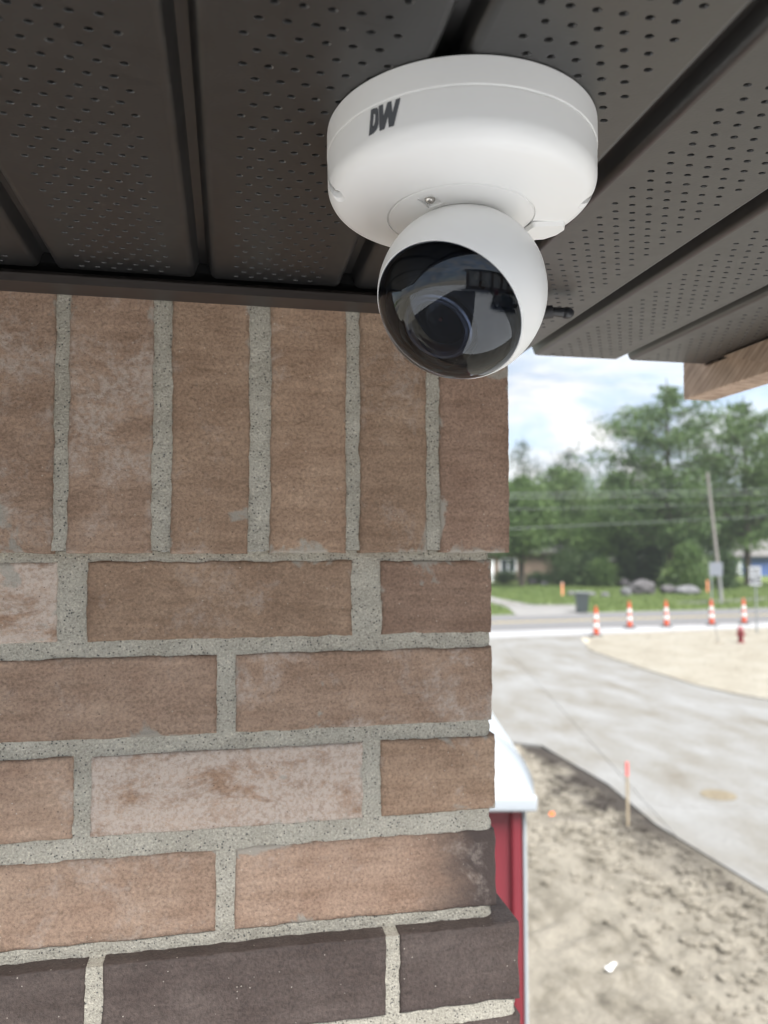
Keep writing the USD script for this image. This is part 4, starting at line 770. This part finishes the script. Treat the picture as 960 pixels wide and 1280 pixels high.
# ================================================================== TREES AND SHRUBS
def leaves(C_, size, sd, up=0.3):
    r = np.random.default_rng(sd); n = len(C_)
    a = r.normal(size=(n, 3)); a /= np.linalg.norm(a, axis=1)[:, None]; b = r.normal(size=(n, 3)); b -= (b*a).sum(1)[:, None]*a; b /= np.linalg.norm(b, axis=1)[:, None]
    s = (size*r.uniform(.6, 1.35, n))[:, None]
    v = np.stack([C_-a*s*.5, C_+b*s*.28, C_+a*s*.5, C_-b*s*.28], 1).reshape(-1, 3); i = np.arange(n)*4
    return trimesh.Trimesh(v, np.vstack([np.stack([i, i+1, i+2], 1), np.stack([i, i+2, i+3], 1)]), process=False)
def tree(name, lab, x, y, H, R, nleaf, size, mt_, sd, low=.15, shape='round', trunk_r=.25, lean=0.0, sparse=.6, group=None, category='tree', droop=0.0, limbs_n=60):
    r = np.random.default_rng(sd); o = thing(name, lab, category, (x, y, 0), 0, group)
    limbs, cents = [], []
    nl = limbs_n
    for k in range(nl):
        t = low + (1-low)*(k+.5)/nl; z0 = H*t*.97; az = r.uniform(0, 2*np.pi)
        u = (t-low)/(1-low)
        if shape == 'cone': Lr = R*(1-u)**.8*r.uniform(.65, 1.1)+.25
        elif shape == 'pine': Lr = R*(np.sin(np.pi*min(1, .25+.75*u)**.9)**.7)*r.uniform(.45, 1.2)+.3
        else: Lr = R*math.sqrt(max(.03, 1-(2*u-.85)**2 if u > .42 else 1-(.9*u-.38)**2*1.3))*r.uniform(.6, 1.08)
        rise = (-droop if shape != 'round' else r.uniform(.0, .6))*Lr*.5 + r.uniform(-.05, .22)*Lr
        p0 = np.array([lean*z0, 0, z0*.93 if shape == 'round' else z0]); p1 = p0+np.array([math.cos(az)*Lr, math.sin(az)*Lr, rise])
        limbs.append(tube(p0, p1, trunk_r*.28*(1-.7*t), .02, 5))
        nc = max(3, int(Lr*2.6))
        for q in range(nc):
            f = r.uniform(.25, 1.05); cents.append((p0+(p1-p0)*f, Lr*(.16 if shape == 'pine' else .20)+.25, f))
    per = max(3, nleaf//len(cents)); P = []
    for c, s, f in cents:
        m = r.integers(int(per*.5), int(per*1.5)+1)
        P.append(c+r.normal(size=(m, 3))*np.array([s, s, s*(.40 if shape == 'pine' else .62)])*sparse*1.5)
    P = np.vstack(P); P = P[P[:, 2] > .15]
    part(o, 'trunk', cat(tube((0, 0, -.1), (lean*H*.55, 0, H*.55), trunk_r, trunk_r*.6, 10), tube((lean*H*.55, 0, H*.55), (lean*H*.95, 0, H*.95), trunk_r*.6, .03, 8)), bark, smooth=40)
    part(o, 'branches', cat(*limbs), bark)
    part(o, 'crown', leaves(P, size, sd+1), mt_)
    return o
def at(px, py): g = ground(px, py); return g[0], g[1]
def tall(px, py, top):   # height of something whose foot is at (px,py) and whose top is at row top
    g = ground(px, py); return 3.1 + (687-top)/960*np.dot(g-EYE, FWD)
G = 'trees across the road'
def T(lab, px, py, top, Rpx, nleaf, size, mt_, sd, **k):
    g = ground(px, py); dist = np.dot(g-EYE, FWD); tree(k.pop('name', 'tree'), lab, g[0], g[1], tall(px, py, top), Rpx*dist/960, nleaf, size, mt_, sd, **k)
T('tallest tree, full leafy crown rising left of the utility pole top', 838, 733, 456, 96, 20000, .30, leaf_pine, 11, low=.16, shape='round', trunk_r=.34, sparse=.33, limbs_n=120)
T('broad tall tree with open crown behind the utility pole at the right', 935, 732, 480, 84, 16000, .30, leaf_mid, 12, low=.20, trunk_r=.32, sparse=.33, limbs_n=100)
T('full mid-green tree with a dark trunk in front of the parked white car', 698, 726, 572, 52, 20000, .28, leaf_mid, 13, low=.30, trunk_r=.42, sparse=.6)
T('green tree beside the pier at the left with a slim trunk', 652, 733, 585, 46, 16000, .26, leaf_mid, 14, low=.30, trunk_r=.26)
T('thin see-through tree standing high behind the left green trees', 712, 716, 548, 40, 5200, .30, leaf_gray, 15, low=.3, trunk_r=.25, sparse=.8)
T('wispy pale tree top far behind, next to the soldier bricks', 655, 712, 535, 28, 2600, .34, leaf_gray, 16, low=.45, trunk_r=.22, sparse=.9)
T('spreading light green tree low in front of the dark shrubs', 758, 731, 640, 40, 9000, .26, leaf_light, 17, low=.38, trunk_r=.16)
T('medium tree filling the gap between the left trees and the tallest tree', 775, 722, 578, 50, 15000, .34, leaf_mid, 18, low=.2, trunk_r=.3)
T('dark tree behind the tallest tree, near the pole', 870, 722, 590, 56, 15000, .36, leaf_dark, 19, low=.15, trunk_r=.3)
T('far dark tree at the right behind the blue house', 950, 715, 585, 60, 12000, .42, leaf_dark, 20, low=.2, trunk_r=.3)
T('far tree at the left behind the brick house', 618, 714, 600, 52, 11000, .42, leaf_mid, 22, low=.2, trunk_r=.3)
T('far mid-green tree behind the white car', 690, 714, 618, 46, 11000, .42, leaf_dark, 23, low=.12, trunk_r=.3)
T('far tree closing the view behind the grey shed', 740, 713, 612, 52, 12000, .42, leaf_dark, 24, low=.1, trunk_r=.3)
T('far tree closing the view behind the boulders', 815, 713, 600, 56, 12000, .42, leaf_mid, 25, low=.1, trunk_r=.3)
SH = 'shrubs along the far lawn'
def S(lab, px, py, top, Rpx, nleaf, mt_, sd, shape='round'): T(lab, px, py, top, Rpx, nleaf, .20, mt_, sd, name='shrub', low=.03, trunk_r=.07, sparse=.62, category='shrub', shape=shape, limbs_n=46, group=None)
S('dark shrub left of the low light green tree', 708, 732, 684, 22, 6000, leaf_dark, 31); S('dark shrub right behind the wheelie bin', 738, 733, 690, 20, 6000, leaf_dark, 32); S('rounded green shrub left of the grey shed', 752, 734, 698, 13, 4500, leaf_mid, 33)
S('very dark shrub right of the grey shed', 786, 732, 682, 20, 6000, leaf_dark, 34); S('dark shrub behind the biggest boulder', 815, 732, 680, 22, 6000, leaf_dark, 35); S('cone-shaped green shrub just left of the utility pole', 862, 737, 682, 24, 7000, leaf_mid, 36, 'cone')
S('dark shrub to the right of the utility pole', 905, 736, 688, 18, 5000, leaf_dark, 37); S('low clipped shrub under the brick house window', 632, 729, 718, 14, 2500, leaf_dark, 38); S('low shrub in front of the white car', 675, 730, 721, 16, 2500, leaf_dark, 39)


# ================================================================== AIR
haze = usdkit.material(stage, L+'thin_air', {'v': ('principled_volume', {'color': (0.92, 0.95, 0.96), 'density': 0.0005, 'anisotropy': 0.2})}, [], volume='v.volume')
solo('haze', bx(-160, 200, -60, 260, -1.7, 24), haze, kind='stuff')
